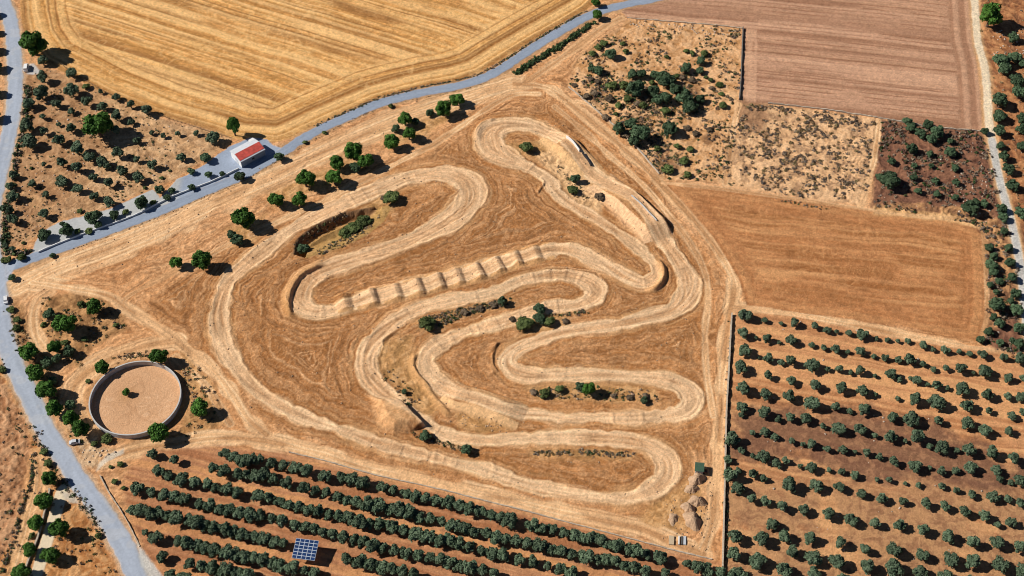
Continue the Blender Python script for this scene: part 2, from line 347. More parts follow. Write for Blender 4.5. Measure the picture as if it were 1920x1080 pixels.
rough([(345,650),(400,720),(425,790),(380,815),(330,830),(350,760),(335,690)], C(178, 130, 84), C(214, 168, 118), C(130, 96, 62))
rough([(10,560),(40,570),(70,640),(100,700),(140,780),(170,830),(150,850),(110,790),(60,710),(15,620)], C(146, 104, 68), C(206, 158, 110), C(100, 74, 50))
rough([(150,830),(230,845),(190,880),(150,870)], C(180, 140, 104), C(226, 196, 160), C(120, 88, 62))
# strip of rough weeds inside the circuit
for pts in ([(590,470),(620,440),(680,390),(735,360),(745,380),(700,425),(640,465),(600,480)],
            [(780,600),(860,580),(960,560),(955,572),(880,590),(820,620),(785,618)],
            [(965,600),(1060,585),(1055,610),(985,625)],
            [(985,725),(1100,718),(1230,730),(1240,752),(1150,752),(1010,745)],
            [(1000,845),(1100,843),(1190,850),(1180,858),(1060,855),(1000,855)],
            [(700,640),(770,630),(780,700),(830,770),(800,790),(760,740),(710,690)],
            [(850,770),(960,785),(960,810),(900,812),(860,800)],
            [(950,270),(1010,262),(1060,290),(1075,340),(1130,385),(1100,385),(1050,340),(1020,300),(970,290)],
            [(430,430),(500,400),(480,450),(440,460)],
            [(700,245),(860,190),(880,195),(790,262),(720,275)],
            [(500,365),(640,300),(700,290),(690,320),(600,355),(510,390)],
            [(1240,935),(1320,880),(1318,930),(1320,980),(1270,1000),(1190,985)]):
    s_, m_ = region(pts, C(188, 142, 92), 2.5, .75, 5)
    n_ = fbm((X + wx * 5) / 2.2, (Y + wy * 5) / 2.2, 1, 3)
    blend(m_ * ss(.52, .65, n_) * .6, C(226, 182, 132)); blend(m_ * ss(.48, .36, n_) * .5, C(128, 100, 60))
    H += m_ * ((n_ - .5) * .7)

lay_lanes(((CLS == 0) | (CLS == 4)) * .8)
# pale sandy bank under the jumps
s_, m_ = region([(1000,288),(1030,278),(1062,292),(1098,330),(1132,378),(1128,398),(1100,390),(1068,372),(1050,340),(1020,312)], C(230, 188, 142), 2, .85, 5)
n_ = fbm((X + wx * 5) / 1.8, (Y + wy * 5) / 1.8, 3, 3); blend(m_ * ss(.46, .34, n_) * .6, C(150, 112, 76)); H += m_ * ((n_ - .5) * 1.4)
s_, m_ = region([(690,735),(735,740),(760,762),(775,795),(745,815),(712,805),(696,770)], C(222, 176, 128), 4, .4, 9)
# ---- groves
sd, m = region(GROVE_R, C(200, 145, 102), 1.5, 1, 2); flatten(m * .8); ins = m
u_, v_ = uv(along((1400, 600), (1880, 676)))
st = stripes(u_ + (big - .5) * 4 + wx, v_, 1.6, 7, .2)
blend(np.clip(st, 0, 1) * ins * .55, C(224, 170, 118)); blend(np.clip(-st, 0, 1) * ins * .5, C(146, 90, 54))
dk = 1 - ss(-5, 6, poly_sd(DARK_R) + (mid - .5) * 26 + (fine - .5) * 8)
low = ss(at(1600, 880)[1] + 6, at(1600, 930)[1], Y + wx * 20) * 0 + (1 - ss(at(1600, 950)[1], at(1600, 860)[1], Y + wx * 14))
blend(ins * low * ss(.30, .5, mid) * .8, C(148, 108, 80)); blend(ins * low * worm * .4, C(214, 166, 120)); blend(ins * low * ss(.55, .7, fine) * .35, C(110, 78, 58))
blend(ins * low * ss(.5, .62, rw) * .45, C(206, 158, 112))
blend(ins * dk * .85, C(116, 82, 66)); blend(ins * dk * ss(.55, .7, rw) * .5, C(176, 130, 96))
H += ins * (st * .07 + (fine - .5) * .16)
CLS[sd < 0] = 4
sd, m = region(GROVE_B, C(186, 134, 98), 1.5, 1, 2); flatten(m * .8); ins = m
u_, v_ = uv(along((420, 850), (1100, 1010)))
st = stripes(u_ + wx * 1.5, v_, 1.5, 6, .2)
blend(np.clip(st, 0, 1) * ins * .5, C(216, 156, 100)); blend(np.clip(-st, 0, 1) * ins * .55, C(140, 82, 46))
blend(ins * ss(.5, .62, mid) * .4, C(160, 108, 76))
H += ins * (st * .07 + (fine - .5) * .22)
CLS[sd < 0] = 4
ringd = np.hypot(X - PEN_C[0], Y - PEN_C[1]); m = 1 - ss(PEN_R - .5, PEN_R + .3, ringd); flatten(m)
blend(m, C(214, 168, 130)); blend(m * ss(.45, .65, mid) * .4, C(200, 154, 116))
sp = n1((ringd + wx * 9) / .9, 3); blend(m * sp * .3, C(226, 184, 146)); blend(m * (1 - ringd / PEN_R) * .5 * (ringd < PEN_R), C(190, 146, 108)); H += m * (sp * .06 + worm * .05); blend(m * curl2 * .5, C(232, 192, 156)); blend(m * ss(.55, .7, fine) * .12, C(176, 128, 90)); blend(m * curl * .4, C(172, 126, 90))
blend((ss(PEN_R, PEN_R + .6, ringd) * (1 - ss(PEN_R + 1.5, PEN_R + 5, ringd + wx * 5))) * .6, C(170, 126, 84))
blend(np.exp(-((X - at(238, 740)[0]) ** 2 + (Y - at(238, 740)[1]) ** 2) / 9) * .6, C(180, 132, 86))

# ---- the race track surface
tm = 1 - ss(-.5, .35, edge)
H = H * (1 - tm * .85)
t_in = wT - dT
blend((1 - ss(0, 5, edge)) * (edge > 0) * ss(.45, .7, vn(edge / .9, sT / 12, 3)) * .6, C(214, 168, 120))
blend(tm * (.80 + .16 * n1(sT / 25, 6)), C(220, 176, 134))
rl = stripes(t_in + (n1(sT / 16, 5) - .5) * 2.2 + wx * .8, sT, .95, 2, .25)
blend(tm * np.clip(rl, 0, 1) * .6, C(238, 200, 160)); blend(tm * np.clip(-rl, 0, 1) * .55, C(174, 128, 86)); blend(tm * tk * .5, C(146, 98, 60)); bb_ = ss(.62, .78, n1(sT / 1.7, 5)) * ss(.6, .75, n1(sT / 31, 2)); H += tm * bb_ * .22; blend(tm * curl * .35, C(170, 120, 80))
gs = ss(.5, .7, fbm(sT / 26, t_in / 5, 4, 2)); blend(tm * gs * .4, C(204, 170, 134))
H += tm * (rl * .09)
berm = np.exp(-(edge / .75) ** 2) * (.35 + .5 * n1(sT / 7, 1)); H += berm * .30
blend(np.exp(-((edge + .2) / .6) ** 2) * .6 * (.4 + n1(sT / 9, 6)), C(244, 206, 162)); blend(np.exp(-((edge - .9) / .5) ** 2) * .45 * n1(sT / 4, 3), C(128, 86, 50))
l1 = thin(t_in + (n1(sT / 16, 5) - .5) * 2.6, sT, 1.9, 3, 4.2, 26, .3, .5); l2 = thin(t_in + (n1(sT / 16, 5) - .5) * 2.6 + 50, sT, 1.9, 4, 4.2, 26, .35, .55)
blend(tm * l1 * .6, C(242, 206, 166)); blend(tm * l2 * .6, C(162, 116, 76)); m_ = vn(t_in / .8, sT / 5, 6) - .5; mulc(1 + tm * m_ * .40); H += tm * m_ * .13; H += tm * (l1 - l2) * .09
blend(tm * worm * .2, C(236, 198, 156)); H += tm * (worm * .04 + (fine - .5) * .1); CLS[(edge < .1) & (CLS == 0)] = 5

# ---- modelled earthworks
def ridge(pts, h, wl, wr, taper=4.0, c=None):
    """bank along a line; wl / wr = width of its left and right slope"""
    global H
    P = spline(W(pts), 4); L = np.hypot(*np.diff(P, axis=0).T).sum()
    d, s, sd_, _ = line_field(P, max(wl, wr) + 2)
    wd = np.where(sd_ > 0, wl, wr); e = np.minimum(s, L - s)
    k = (1 - ss(0, 1, d / wd)) * ss(-.1, taper, e); H = np.maximum(H, 0) * 0 + H + k * h
    if c is not None: blend(k ** .5 * .8 * (d < wd), c)
# travel left->right on screen: left side = away from the camera
ridge([(612,494),(590,503),(568,515),(553,532),(544,552),(541,572),(545,588),(556,598)], 1.6, 1.7, 4.0, 6, C(196, 146, 96))
ridge([(1228,484),(1240,497),(1245,513),(1241,529),(1228,542),(1208,548)], 1.6, 1.8, 3.0, 6, C(206, 156, 106))
ridge([(782,658),(775,683),(784,705),(800,722),(815,745),(835,768),(848,782)], 1.0, 1.2, 3.0, 4, C(206, 158, 108))
ridge([(745,620),(700,650)], .5, 1.2, 2.0)
ridge([(935,640),(925,660),(924,685),(935,700)], .8, 1.0, 3.0, 2)
ridge([(893,265),(893,245),(905,230),(930,222)], .9, 1.0, 3.5, 3)
ridge([(1018,338),(1020,345),(1012,355),(1007,365)], .6, .8, 1.5, 1)
def ramp(pts, hw, wl, wr, gain=1.0, c=None, cl=None):
    """raised way; pts = (x, y, height)"""
    global H
    P = np.array([[*at(x, y)[:2], h_] for x, y, h_ in pts]); d, s, sd_, hh = line_field(P, 16)
    wd = np.where(sd_ > 0, wl, wr); k = 1 - np.clip((d - hw) / wd, 0, 1)
    k = np.where(d < hw, 1, k * k * (1.6 - .6 * k)); k = np.where(d > 15, 0, k)
    H = H * (1 - k * .6) + k * hh * gain * (1 + .05 * (fine - .5))
    if cl is not None: blend(np.clip(k * 3, 0, 1) * (hh > .3) * (d > hw) * .85, cl)
    return d, k
SAND = C(236, 192, 150)
ramp([(1028,248,0),(1046,262,1.6),(1060,272,3.1),(1068,279,3.0),(1094,300,.8),(1096,303,.9),(1118,328,.1)], 4.4, 1.2, 6.0, 1, None, C(226, 182, 132))
ramp([(1118,328,0),(1146,350,.8),(1172,372,3.0),(1180,380,3.3),(1226,424,3.4),(1231,430,3.0),(1243,448,.1)], 4.8, 1.2, 7.5, 1, None, SAND)
ramp([(838,728,0),(862,742,1.8),(900,752,2.3),(940,765,2.3),(960,772,1.6),(985,780,0)], 4.2, 1.5, 5.0, 1, None, C(228, 184, 136))
# rollers: steep lee side, long rising side
ROL = [(650,566),(700,557),(743,547),(787,537),(825,527),(862,518),(899,508),(934,496),(971,484),(1005,475)]
pts = []
for i, (x, y) in enumerate(ROL):
    x += (i * 7 % 5 - 2) * .9; hgt = [1.6, 1.9, 1.5, 1.8, 1.75, 1.5, 1.9, 1.7, 1.6, 1.4][i]
    gx, gy = (ROL[i + 1][0] - x, ROL[i + 1][1] - y) if i < len(ROL) - 1 else (40, -9)
    if i == 0: pts.append((x - 22, y + 5, 0))
    pts += [(x - 7, y + 1.7, hgt * .78), (x - 2.5, y + .6, hgt), (x + gx * .08, y + gy * .08, hgt * .75), (x + gx * .24, y + gy * .24, .2), (x + gx * .55, y + gy * .55, .45)]
pts.append((1045, 466, 0))
ramp(pts, 3.9, 1.5, 2.6, 1, None, C(214, 164, 112))
# jump face at the lower left: earth mound with a sharp lip to the north-east
def mound_poly(pts, lip, h, run, drop):
    global H
    sd_ = poly_sd(pts); dl, s, side, _ = line_field(W(lip), 20)
    k = ss(0, run, -sd_ + (fine - .5)); k2 = np.where(sd_ < 0, 1, 0)
    base_k = ss(0, run, -sd_); lipk = np.exp(-(dl / (run * .8)) ** 2) * ss(0, .9, -sd_)
    kk = np.clip(base_k + lipk * .9, 0, 1); H = H * (1 - kk) + H * 0 + kk * h * (1 + .12 * (mid - .5))
    blend(np.clip(kk - .1, 0, 1) * .45 * ss(.3, .7, fine), C(226, 180, 132))
mound_poly([(690,738),(725,742),(756,756),(779,780),(800,800),(770,812),(735,822),(706,800),(696,768)], [(752,753),(779,779),(806,803)], 3.6, 6.5, 1)
# sunken pit with a steep north-west bank
pS = poly_sd([(549,476),(553,452),(575,431),(610,412),(650,396),(700,388),(735,386),(720,415),(690,440),(650,460),(610,472),(575,484)])
dn, _, _, _ = line_field(spline(W([(549,476),(553,452),(575,431),(610,412),(650,396),(690,388)]), 4), 40)
k = (pS < 0) * ss(.2, 3.6, dn + (fine - .5) * 1.5) * ss(.5, 11, np.minimum(-pS + 30 * (dn < 6), 60)) * (1 - ss(at(660, 420)[0], at(740, 400)[0], X))
H -= k * 3.6
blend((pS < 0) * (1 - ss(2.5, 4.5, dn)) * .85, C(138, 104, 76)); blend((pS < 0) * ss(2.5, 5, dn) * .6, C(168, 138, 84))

# ---- paved and gravel ways on top of everything
def way(pts, hw, c, cls, soft=.35, var=.08, camber=.1, shoulder=None, wob=.0):
    global H
    P = spline(W(pts), 5); d, s, sd_, _ = line_field(P, 20)
    e = d - hw + (n1(s / 2.2, 3) - .5) * wob * 2
    m = 1 - ss(-soft, soft, e)
    if shoulder is not None:
        blend((1 - ss(.3, 2.2, e + (fine - .5) * 1.2)) * .75, shoulder)
    flatten((1 - ss(0, 2.0, e)) * .9)
    blend(m, c)
    l = n1((d * sd_ + 60) / .9, 2); p = fbm(s / 14, d * sd_ / 1.6 + 40, 5, 3)
    f = 1 + m * ((l - .5) * var + (p - .5) * var * 2.2 + (grain - .5) * var * .8)
    mulc(f); H += m * camber; CLS[e < 0] = cls
    return d, s, m
way(ROAD_C, 2.0, C(226, 206, 178), 7, .5, .14, .05, C(206, 162, 118), .25)
dC, sC, mC = way(ROAD_C[6:], 1.7, C(192, 188, 184), 7, .5, .14, .0, None, .1)
way(ROAD_A, 2.75, C(144, 156, 176), 6, .3, .10, .12, C(176, 142, 108), .28)
dB, sB, mB = way(ROAD_B, 3.75, C(166, 175, 192), 6, .3, .10, .12, C(196, 168, 140), .32)
blend(mB * (np.exp(-((dB - 1.7) / .45) ** 2)) * .3 * n1(sB / 9, 3), C(140, 148, 164)); blend(mB * ss(.62, .7, fbm(X / 5, Y / 5, 2, 2)) * .35, C(188, 190, 196)); blend(mB * ss(2.4, 3.7, dB) * n1(sB / 4, 5) * .5, C(206, 190, 168))
way(DRIVE, 2.3, C(222, 204, 176), 8, .3, .08, .08, None, .1)
rd, _, _, _ = line_field(spline(W(ROAD_A), 4), 12)
sd = poly_sd(YARD); m = (1 - ss(-.4, .4, sd + (mid - .5) * .6 + (fine - .5))) * ss(2.5, 2.9, rd); blend(m, C(182, 184, 186)); flatten(m)
m2 = m; blend(m2 * ss(at(330, 350)[0], at(345, 350)[0], X) * .9, C(146, 160, 184)); mulc(1 + m2 * ((mid - .5) * .3 + (grain - .5) * .1))
CLS[(sd < 0) & (rd > 2.75)] = 8
# parking apron and muddy entrance by the roads
for pts, c in (([(46,122),(62,120),(76,134),(70,140),(52,140)], C(196, 194, 194)), ([(110,920),(140,925),(150,945),(128,945),(120,935)], C(196, 184, 168)),
               ([(255,1010),(275,1040),(305,1080),(290,1090),(262,1060)], C(198, 196, 192)), ([(186,866),(205,850),(232,842),(230,850),(200,868),(180,885)], C(214, 200, 182)),
               ([(0,490),(30,488),(20,520),(0,545),(-20,520)], C(168, 178, 196))):
    s_, m_ = region(pts, c, .6, .9, 1.5); flatten(m_ * .8)
soilm = np.where((CLS == 6) | (CLS == 8), .25, 1.0) * np.where(ringd < PEN_R, .45, 1); mulc(np.clip(1 + ((grain - .5) * .40 + (fine - .5) * .36) * soilm, 0, 2))
COL = np.clip(COL, .01, .9)
H = H.astype(f32)
def hz(x, y):
    i = int(round((x - xs[0]) / STEP)); j = int(round((y - ys[0]) / STEP))
    return float(H[j, i]) if 0 <= i < NX and 0 <= j < NY else 0.0

# ---- materials
def mat(name, color=(.5, .5, .5), rough=.9, noise=None, bump=None, attr=False, rnd=0, spec=.2, metal=0):
    """noise=(scale, amount); bump=(scale, strength, distance)"""
    m = bpy.data.materials.new(name); m.use_nodes = True; n = m.node_tree.nodes; l = m.node_tree.links
    b = n['Principled BSDF']; b.inputs['Roughness'].default_value = rough; b.inputs['Specular IOR Level'].default_value = spec; b.inputs['Metallic'].default_value = metal
    if attr:
        a = n.new('ShaderNodeAttribute'); a.attribute_name = 'Col'; out = a.outputs['Color']
    else:
        a = n.new('ShaderNodeRGB'); a.outputs[0].default_value = (*color, 1); out = a.outputs[0]
    geo = n.new('ShaderNodeNewGeometry') if attr else n.new('ShaderNodeTexCoord')
    co = geo.outputs['Position'] if attr else geo.outputs['Object']
    if noise:
        t = n.new('ShaderNodeTexNoise'); t.inputs['Scale'].default_value = noise[0]; t.inputs['Detail'].default_value = 4; l.new(co, t.inputs['Vector'])
        r = n.new('ShaderNodeMapRange'); r.inputs['From Min'].default_value = .25; r.inputs['From Max'].default_value = .75
        r.inputs['To Min'].default_value = 1 - noise[1]; r.inputs['To Max'].default_value = 1 + noise[1]; l.new(t.outputs['Fac'], r.inputs['Value'])
        x = n.new('ShaderNodeVectorMath'); x.operation = 'SCALE'; l.new(out, x.inputs[0]); l.new(r.outputs[0], x.inputs['Scale']); out = x.outputs[0]
    if rnd:
        oi = n.new('ShaderNodeObjectInfo'); r = n.new('ShaderNodeMapRange'); r.inputs['To Min'].default_value = 1 - rnd; r.inputs['To Max'].default_value = 1 + rnd
        l.new(oi.outputs['Random'], r.inputs['Value']); x = n.new('ShaderNodeVectorMath'); x.operation = 'SCALE'; l.new(out, x.inputs[0]); l.new(r.outputs[0], x.inputs['Scale']); out = x.outputs[0]
    l.new(out, b.inputs['Base Color'])
    if bump:
        t = n.new('ShaderNodeTexNoise'); t.inputs['Scale'].default_value = bump[0]; t.inputs['Detail'].default_value = 5; l.new(co, t.inputs['Vector'])
        bp = n.new('ShaderNodeBump'); bp.inputs['Strength'].default_value = bump[1]; bp.inputs['Distance'].default_value = bump[2]
        l.new(t.outputs['Fac'], bp.inputs['Height']); l.new(bp.outputs[0], b.inputs['Normal'])
    return m
M_ground = mat('soil', rough=.95, noise=(1.6, .16), bump=(1.8, .8, .2), attr=True, spec=.1)
M_paved = mat('paving', rough=.8, noise=(.9, .05), bump=(6, .2, .02), attr=True, spec=.3)

def grid_piece(name, faces_mask, m):
    jj, ii = np.nonzero(faces_mask)
    a = jj * NX + ii; q = np.stack([a, a + 1, a + 1 + NX, a + NX], 1)
    used, inv = np.unique(q, return_inverse=True); inv = inv.reshape(q.shape)
    me = bpy.data.meshes.new(name)
    co = np.stack([X.ravel()[used], Y.ravel()[used], H.ravel()[used]], 1).astype(f32)
    me.vertices.add(len(used)); me.vertices.foreach_set('co', co.ravel())
    nf = len(q); me.loops.add(nf * 4); me.loops.foreach_set('vertex_index', inv.ravel().astype(np.int32))
    me.polygons.add(nf); me.polygons.foreach_set('loop_start', (np.arange(nf) * 4).astype(np.int32))
    me.update(calc_edges=True)
    ca = me.attributes.new('Col', 'FLOAT_COLOR', 'POINT'); c4 = np.ones((len(used), 4), f32); c4[:, :3] = COL.reshape(-1, 3)[used]
    ca.data.foreach_set('color', c4.ravel())
    o = bpy.data.objects.new(name, me); col.objects.link(o); me.materials.append(m)
    tag(o, kind='structure'); return o
FC = CLS[:-1, :-1]
for cid, nm, m in ((0, 'ground', M_ground), (1, 'stubble_field', M_ground), (2, 'ploughed_field', M_ground), (3, 'brown_field', M_ground),
                   (4, 'rough_ground', M_ground), (5, 'dirt_track', M_ground), (6, 'road', M_paved), (7, 'farm_road', M_ground), (8, 'concrete_yard', M_paved)):
    grid_piece(nm, FC == cid, m)
# open country round the modelled sheet, out to the horizon
me = bpy.data.meshes.new('countryside'); bm = bmesh.new()
x0, x1, y0, y1 = float(xs[0]), float(xs[-1]), float(ys[0]), float(ys[-1])
rings = [(x0 - k, x1 + k, y0 - k, y1 + k) for k in (0, 30, 120, 500, 2500, 12000)]
rv = [[bm.verts.new((a, c, -.3 if i == 0 else -.4)), bm.verts.new((b, c, -.4)), bm.verts.new((b, d, -.4)), bm.verts.new((a, d, -.4))] and
      [bm.verts.new(p) for p in ((a, c, -.1), (b, c, -.1), (b, d, -.1), (a, d, -.1))] for i, (a, b, c, d) in enumerate(rings)]
for i in range(len(rings) - 1):
    for k in range(4):
        bm.faces.new((rv[i][k], rv[i + 1][k], rv[i + 1][(k + 1) % 4], rv[i][(k + 1) % 4]))
for v_ in [v_ for v_ in bm.verts if not v_.link_faces]: bm.verts.remove(v_)
bmesh.ops.recalc_face_normals(bm, faces=bm.faces); bm.to_mesh(me); bm.free()
o = bpy.data.objects.new('countryside', me); col.objects.link(o); tag(o, kind='structure')
me.materials.append(mat('dry_country', tuple(C(190, 138, 90)), .95, (.02, .25)))

# ------------------------------------------------------------------ mesh helpers
def link(name, bm, m, parent=None, smooth=False):
    me = bpy.data.meshes.new(name); bmesh.ops.recalc_face_normals(bm, faces=bm.faces); bm.to_mesh(me); bm.free()
    if smooth:
        for p in me.polygons: p.use_smooth = True
    o = bpy.data.objects.new(name, me); col.objects.link(o); me.materials.append(m)
    if parent: o.parent = parent
    return o
def empty(name, loc, rz=0):
    o = bpy.data.objects.new(name, None); col.objects.link(o); o.location = loc; o.rotation_euler = (0, 0, rz); o.empty_display_size = .5
    return o
def box(bm, cx, cy, cz, sx, sy, sz, bev=0, rot=None):
    r = bmesh.ops.create_cube(bm, size=1, matrix=Matrix.Translation((cx, cy, cz)) @ (rot or Matrix()) @ Matrix.Diagonal((sx, sy, sz, 1)))
    if bev:
        es = list({e for v_ in r['verts'] for e in v_.link_edges}); bmesh.ops.bevel(bm, geom=es, offset=bev, segments=1, affect='EDGES')
def tube(bm, p, q, r0, r1, n=7):
    p, q = Vector(p), Vector(q); d = q - p
    mt = Matrix.Translation((p + q) / 2) @ d.to_track_quat('Z', 'Y').to_matrix().to_4x4()
    bmesh.ops.create_cone(bm, segments=n, radius1=r0, radius2=r1, depth=d.length, cap_ends=True, matrix=mt)
def poly_mesh(name, V, F, m, parent=None, colors=None):
    me = bpy.data.meshes.new(name); V = np.asarray(V, f32); F = np.asarray(F, np.int32); n = F.shape[1]
    me.vertices.add(len(V)); me.vertices.foreach_set('co', V.ravel()); me.loops.add(F.size); me.loops.foreach_set('vertex_index', F.ravel())
    me.polygons.add(len(F)); me.polygons.foreach_set('loop_start', (np.arange(len(F)) * n).astype(np.int32)); me.update(calc_edges=True)
    if colors is not None:
        ca = me.attributes.new('Col', 'FLOAT_COLOR', 'POINT'); c4 = np.ones((len(V), 4), f32); c4[:, :3] = colors; ca.data.foreach_set('color', c4.ravel())
    me.materials.append(m); o = bpy.data.objects.new(name, me); col.objects.link(o)
    if parent: o.parent = parent
    return o

# ------------------------------------------------------------------ plants
def leaf_mat(name, c1, c2, rnd=.22):
    m = bpy.data.materials.new(name); m.use_nodes = True; n = m.node_tree.nodes; l = m.node_tree.links; b = n['Principled BSDF']
    b.inputs['Roughness'].default_value = .75; b.inputs['Specular IOR Level'].default_value = .15
    a = n.new('ShaderNodeAttribute'); a.attribute_name = 'Col'; oi = n.new('ShaderNodeObjectInfo')
    mx = n.new('ShaderNodeMix'); mx.data_type = 'RGBA'; mx.inputs['A'].default_value = (*c1, 1); mx.inputs['B'].default_value = (*c2, 1)
    l.new(a.outputs['Fac'], mx.inputs['Factor'])
    r = n.new('ShaderNodeMapRange'); r.inputs['To Min'].default_value = 1 - rnd; r.inputs['To Max'].default_value = 1 + rnd; l.new(oi.outputs['Random'], r.inputs['Value'])
    x = n.new('ShaderNodeVectorMath'); x.operation = 'SCALE'; l.new(mx.outputs['Result'], x.inputs[0]); l.new(r.outputs[0], x.inputs['Scale'])
    l.new(x.outputs[0], b.inputs['Base Color'])
    return m
M_olive = leaf_mat('olive_leaves', (.050, .084, .044), (.150, .200, .120))
M_green = leaf_mat('green_leaves', (.030, .080, .014), (.090, .200, .030))
M_dull = leaf_mat('scrub_leaves', (.055, .085, .026), (.160, .195, .062), .3)
M_dark = leaf_mat('dark_leaves', (.040, .075, .036), (.105, .160, .080), .3)
M_dry = leaf_mat('dry_twigs', (.100, .070, .045), (.260, .190, .120), .3)
M_bark = mat('bark', (.12, .085, .06), .95, (6, .3))
def crown_mesh(name, m, seed, lobes=11, leaves=1500, size=.13, flat=.82, lob_r=(.34, .5), squash=1, spread=.62):
    """unit crown (radius about 1) of leaf clumps round several lobes, centred on 0"""
    g = np.random.RandomState(seed); V = []; cs = []
    cen = [(0, 0, .12, .62)]
    for k in range(lobes):
        th = 2 * math.pi * (k * .618 + g.rand() * .15); ph = math.asin(min(.98, max(-.35, g.uniform(-.3, 1.0))))
        rr = spread * g.uniform(.65, 1.18); cen.append((rr * math.cos(ph) * math.cos(th), rr * math.cos(ph) * math.sin(th), rr * math.sin(ph) * flat, g.uniform(*lob_r)))
    cen = np.array(cen); wts = cen[:, 3] ** 2; wts /= wts.sum()
    idx = g.choice(len(cen), leaves, p=wts); d = g.normal(size=(leaves, 3)); d /= np.linalg.norm(d, axis=1)[:, None]
    d[:, 2] = np.where(d[:, 2] < -.55, -d[:, 2], d[:, 2])
    rad = cen[idx, 3] * (1 - .22 * g.rand(leaves) ** 2 + .22 * g.rand(leaves) * (g.rand(leaves) > .75))
    P = cen[idx, :3] + d * rad[:, None] * [1, 1, flat]
    nrm = d + g.normal(size=d.shape) * .45; nrm /= np.linalg.norm(nrm, axis=1)[:, None]
    t = np.cross(nrm, g.normal(size=d.shape)); t /= np.linalg.norm(t, axis=1)[:, None]; bb = np.cross(nrm, t)
    s = size * g.uniform(.6, 1.3, leaves)[:, None]
    q = np.stack([P - t * s, P - bb * s * .7, P + t * s, P + bb * s * .7], 1).reshape(-1, 3)
    q[:, 2] *= squash
    fc = np.arange(leaves * 4).reshape(-1, 4); br = np.repeat(np.clip(g.normal(.5, .22, leaves) + g.normal(0, .1, len(cen))[idx], 0, 1), 4)
    # lumpy inner mass so the crown is not hollow
    bm = bmesh.new()
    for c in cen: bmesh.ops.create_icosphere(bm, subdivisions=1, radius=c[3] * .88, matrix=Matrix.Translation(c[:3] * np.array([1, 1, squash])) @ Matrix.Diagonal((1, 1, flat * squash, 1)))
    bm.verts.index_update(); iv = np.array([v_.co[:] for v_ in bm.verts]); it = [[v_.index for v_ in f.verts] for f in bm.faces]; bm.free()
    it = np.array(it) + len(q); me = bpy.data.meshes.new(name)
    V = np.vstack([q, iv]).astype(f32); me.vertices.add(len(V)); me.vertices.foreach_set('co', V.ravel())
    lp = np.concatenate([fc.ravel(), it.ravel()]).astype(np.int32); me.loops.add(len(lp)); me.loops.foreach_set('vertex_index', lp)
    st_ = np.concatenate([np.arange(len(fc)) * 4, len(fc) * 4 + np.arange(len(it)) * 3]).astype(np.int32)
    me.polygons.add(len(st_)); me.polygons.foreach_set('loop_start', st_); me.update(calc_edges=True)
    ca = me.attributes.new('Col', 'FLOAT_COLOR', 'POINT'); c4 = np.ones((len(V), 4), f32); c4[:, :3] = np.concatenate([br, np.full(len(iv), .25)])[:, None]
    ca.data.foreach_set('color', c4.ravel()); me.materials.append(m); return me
def trunk_mesh(name, hc, r=.13, seed=0, limbs=4):
    """trunk from the ground (z=0) up to crown centre height hc, in crown-radius units"""
    g = random.Random(seed); bm = bmesh.new(); k = (g.uniform(-.06, .06), g.uniform(-.06, .06), hc * .45)
    tube(bm, (0, 0, -.15), k, r * 1.25, r, 8)
    for i in range(limbs):
        a = i * 6.283 / limbs + g.random(); tube(bm, k, (math.cos(a) * .42, math.sin(a) * .42, hc * .95), r * .6, r * .2, 6)
    me = bpy.data.meshes.new(name); bm.to_mesh(me); bm.free(); me.materials.append(M_bark); return me
KINDS = {}
def kind(key, name, m, n, hc, **kw):
    KINDS[key] = dict(name=name, hc=hc, crowns=[crown_mesh(name + '_crown', m, 100 * len(KINDS) + i, **kw) for i in range(n)],
                      trunks=[trunk_mesh(name + '_trunk', hc, .11, i) for i in range(2)])
kind('olive', 'olive_tree', M_olive, 8, .95, lobes=11, leaves=1100, size=.15, lob_r=(.26, .50), spread=.72, flat=.92)
kind('green', 'broadleaf_tree', M_green, 4, 1.1, lobes=16, leaves=2400, size=.12, lob_r=(.32, .44), spread=.66, flat=1.0)
kind('bush', 'bush', M_dull, 4, .55, lobes=9, leaves=800, size=.18, lob_r=(.3, .5), squash=.7)
kind('dgreen', 'holm_oak', M_dark, 4, .85, lobes=14, leaves=1600, size=.13, lob_r=(.30, .45), spread=.7)
kind('tall', 'tall_tree', M_green, 1, 2.0, lobes=12, leaves=1800, size=.14, squash=1.75)
kind('dry', 'dry_bush', M_dry, 3, .4, lobes=8, leaves=600, size=.2, lob_r=(.25, .42), squash=.55)
def plant(k, px, py, r, label, group=None, cat=None, nm=None):
    assert 4 <= len(label.split()) <= 16, label
    K = KINDS[k]; rm = r * mpp(px, py)
    z0 = 0
    for _ in range(2):
        x, y, _z = at(px, py, z0 + K['hc'] * rm); z0 = hz(x, y)
    root = empty(nm or K['name'], (x, y, z0 - .05), random.uniform(0, 6.28))
    s = rm * (1.09 if k == 'olive' else 1.06); root.scale = (s * random.uniform(.93, 1.07), s * random.uniform(.93, 1.07), s * random.uniform(.92, 1.1))
    root.scale[0] *= random.uniform(.88, 1.12); tag(root, label, cat or ('bush' if 'bush' in K['name'] else 'tree'), group)
    c = bpy.data.objects.new('crown' if 'tree' in root.name or 'oak' in root.name else 'foliage', random.choice(K['crowns'])); col.objects.link(c); c.parent = root; c.location = (0, 0, K['hc'])
    if k not in ('bush', 'dry'):
        t = bpy.data.objects.new('trunk', random.choice(K['trunks'])); col.objects.link(t); t.parent = root
    else:
        t = bpy.data.objects.new('stem', random.choice(K['trunks'])); col.objects.link(t); t.parent = root
    return root
def Z(ox, oy, L, s=4.0): return [(ox + a / s, oy + b / s, r / s) for a, b, r in L]
def size_word(r, lo, hi): return 'small' if r < lo else ('large' if r > hi else 'medium')

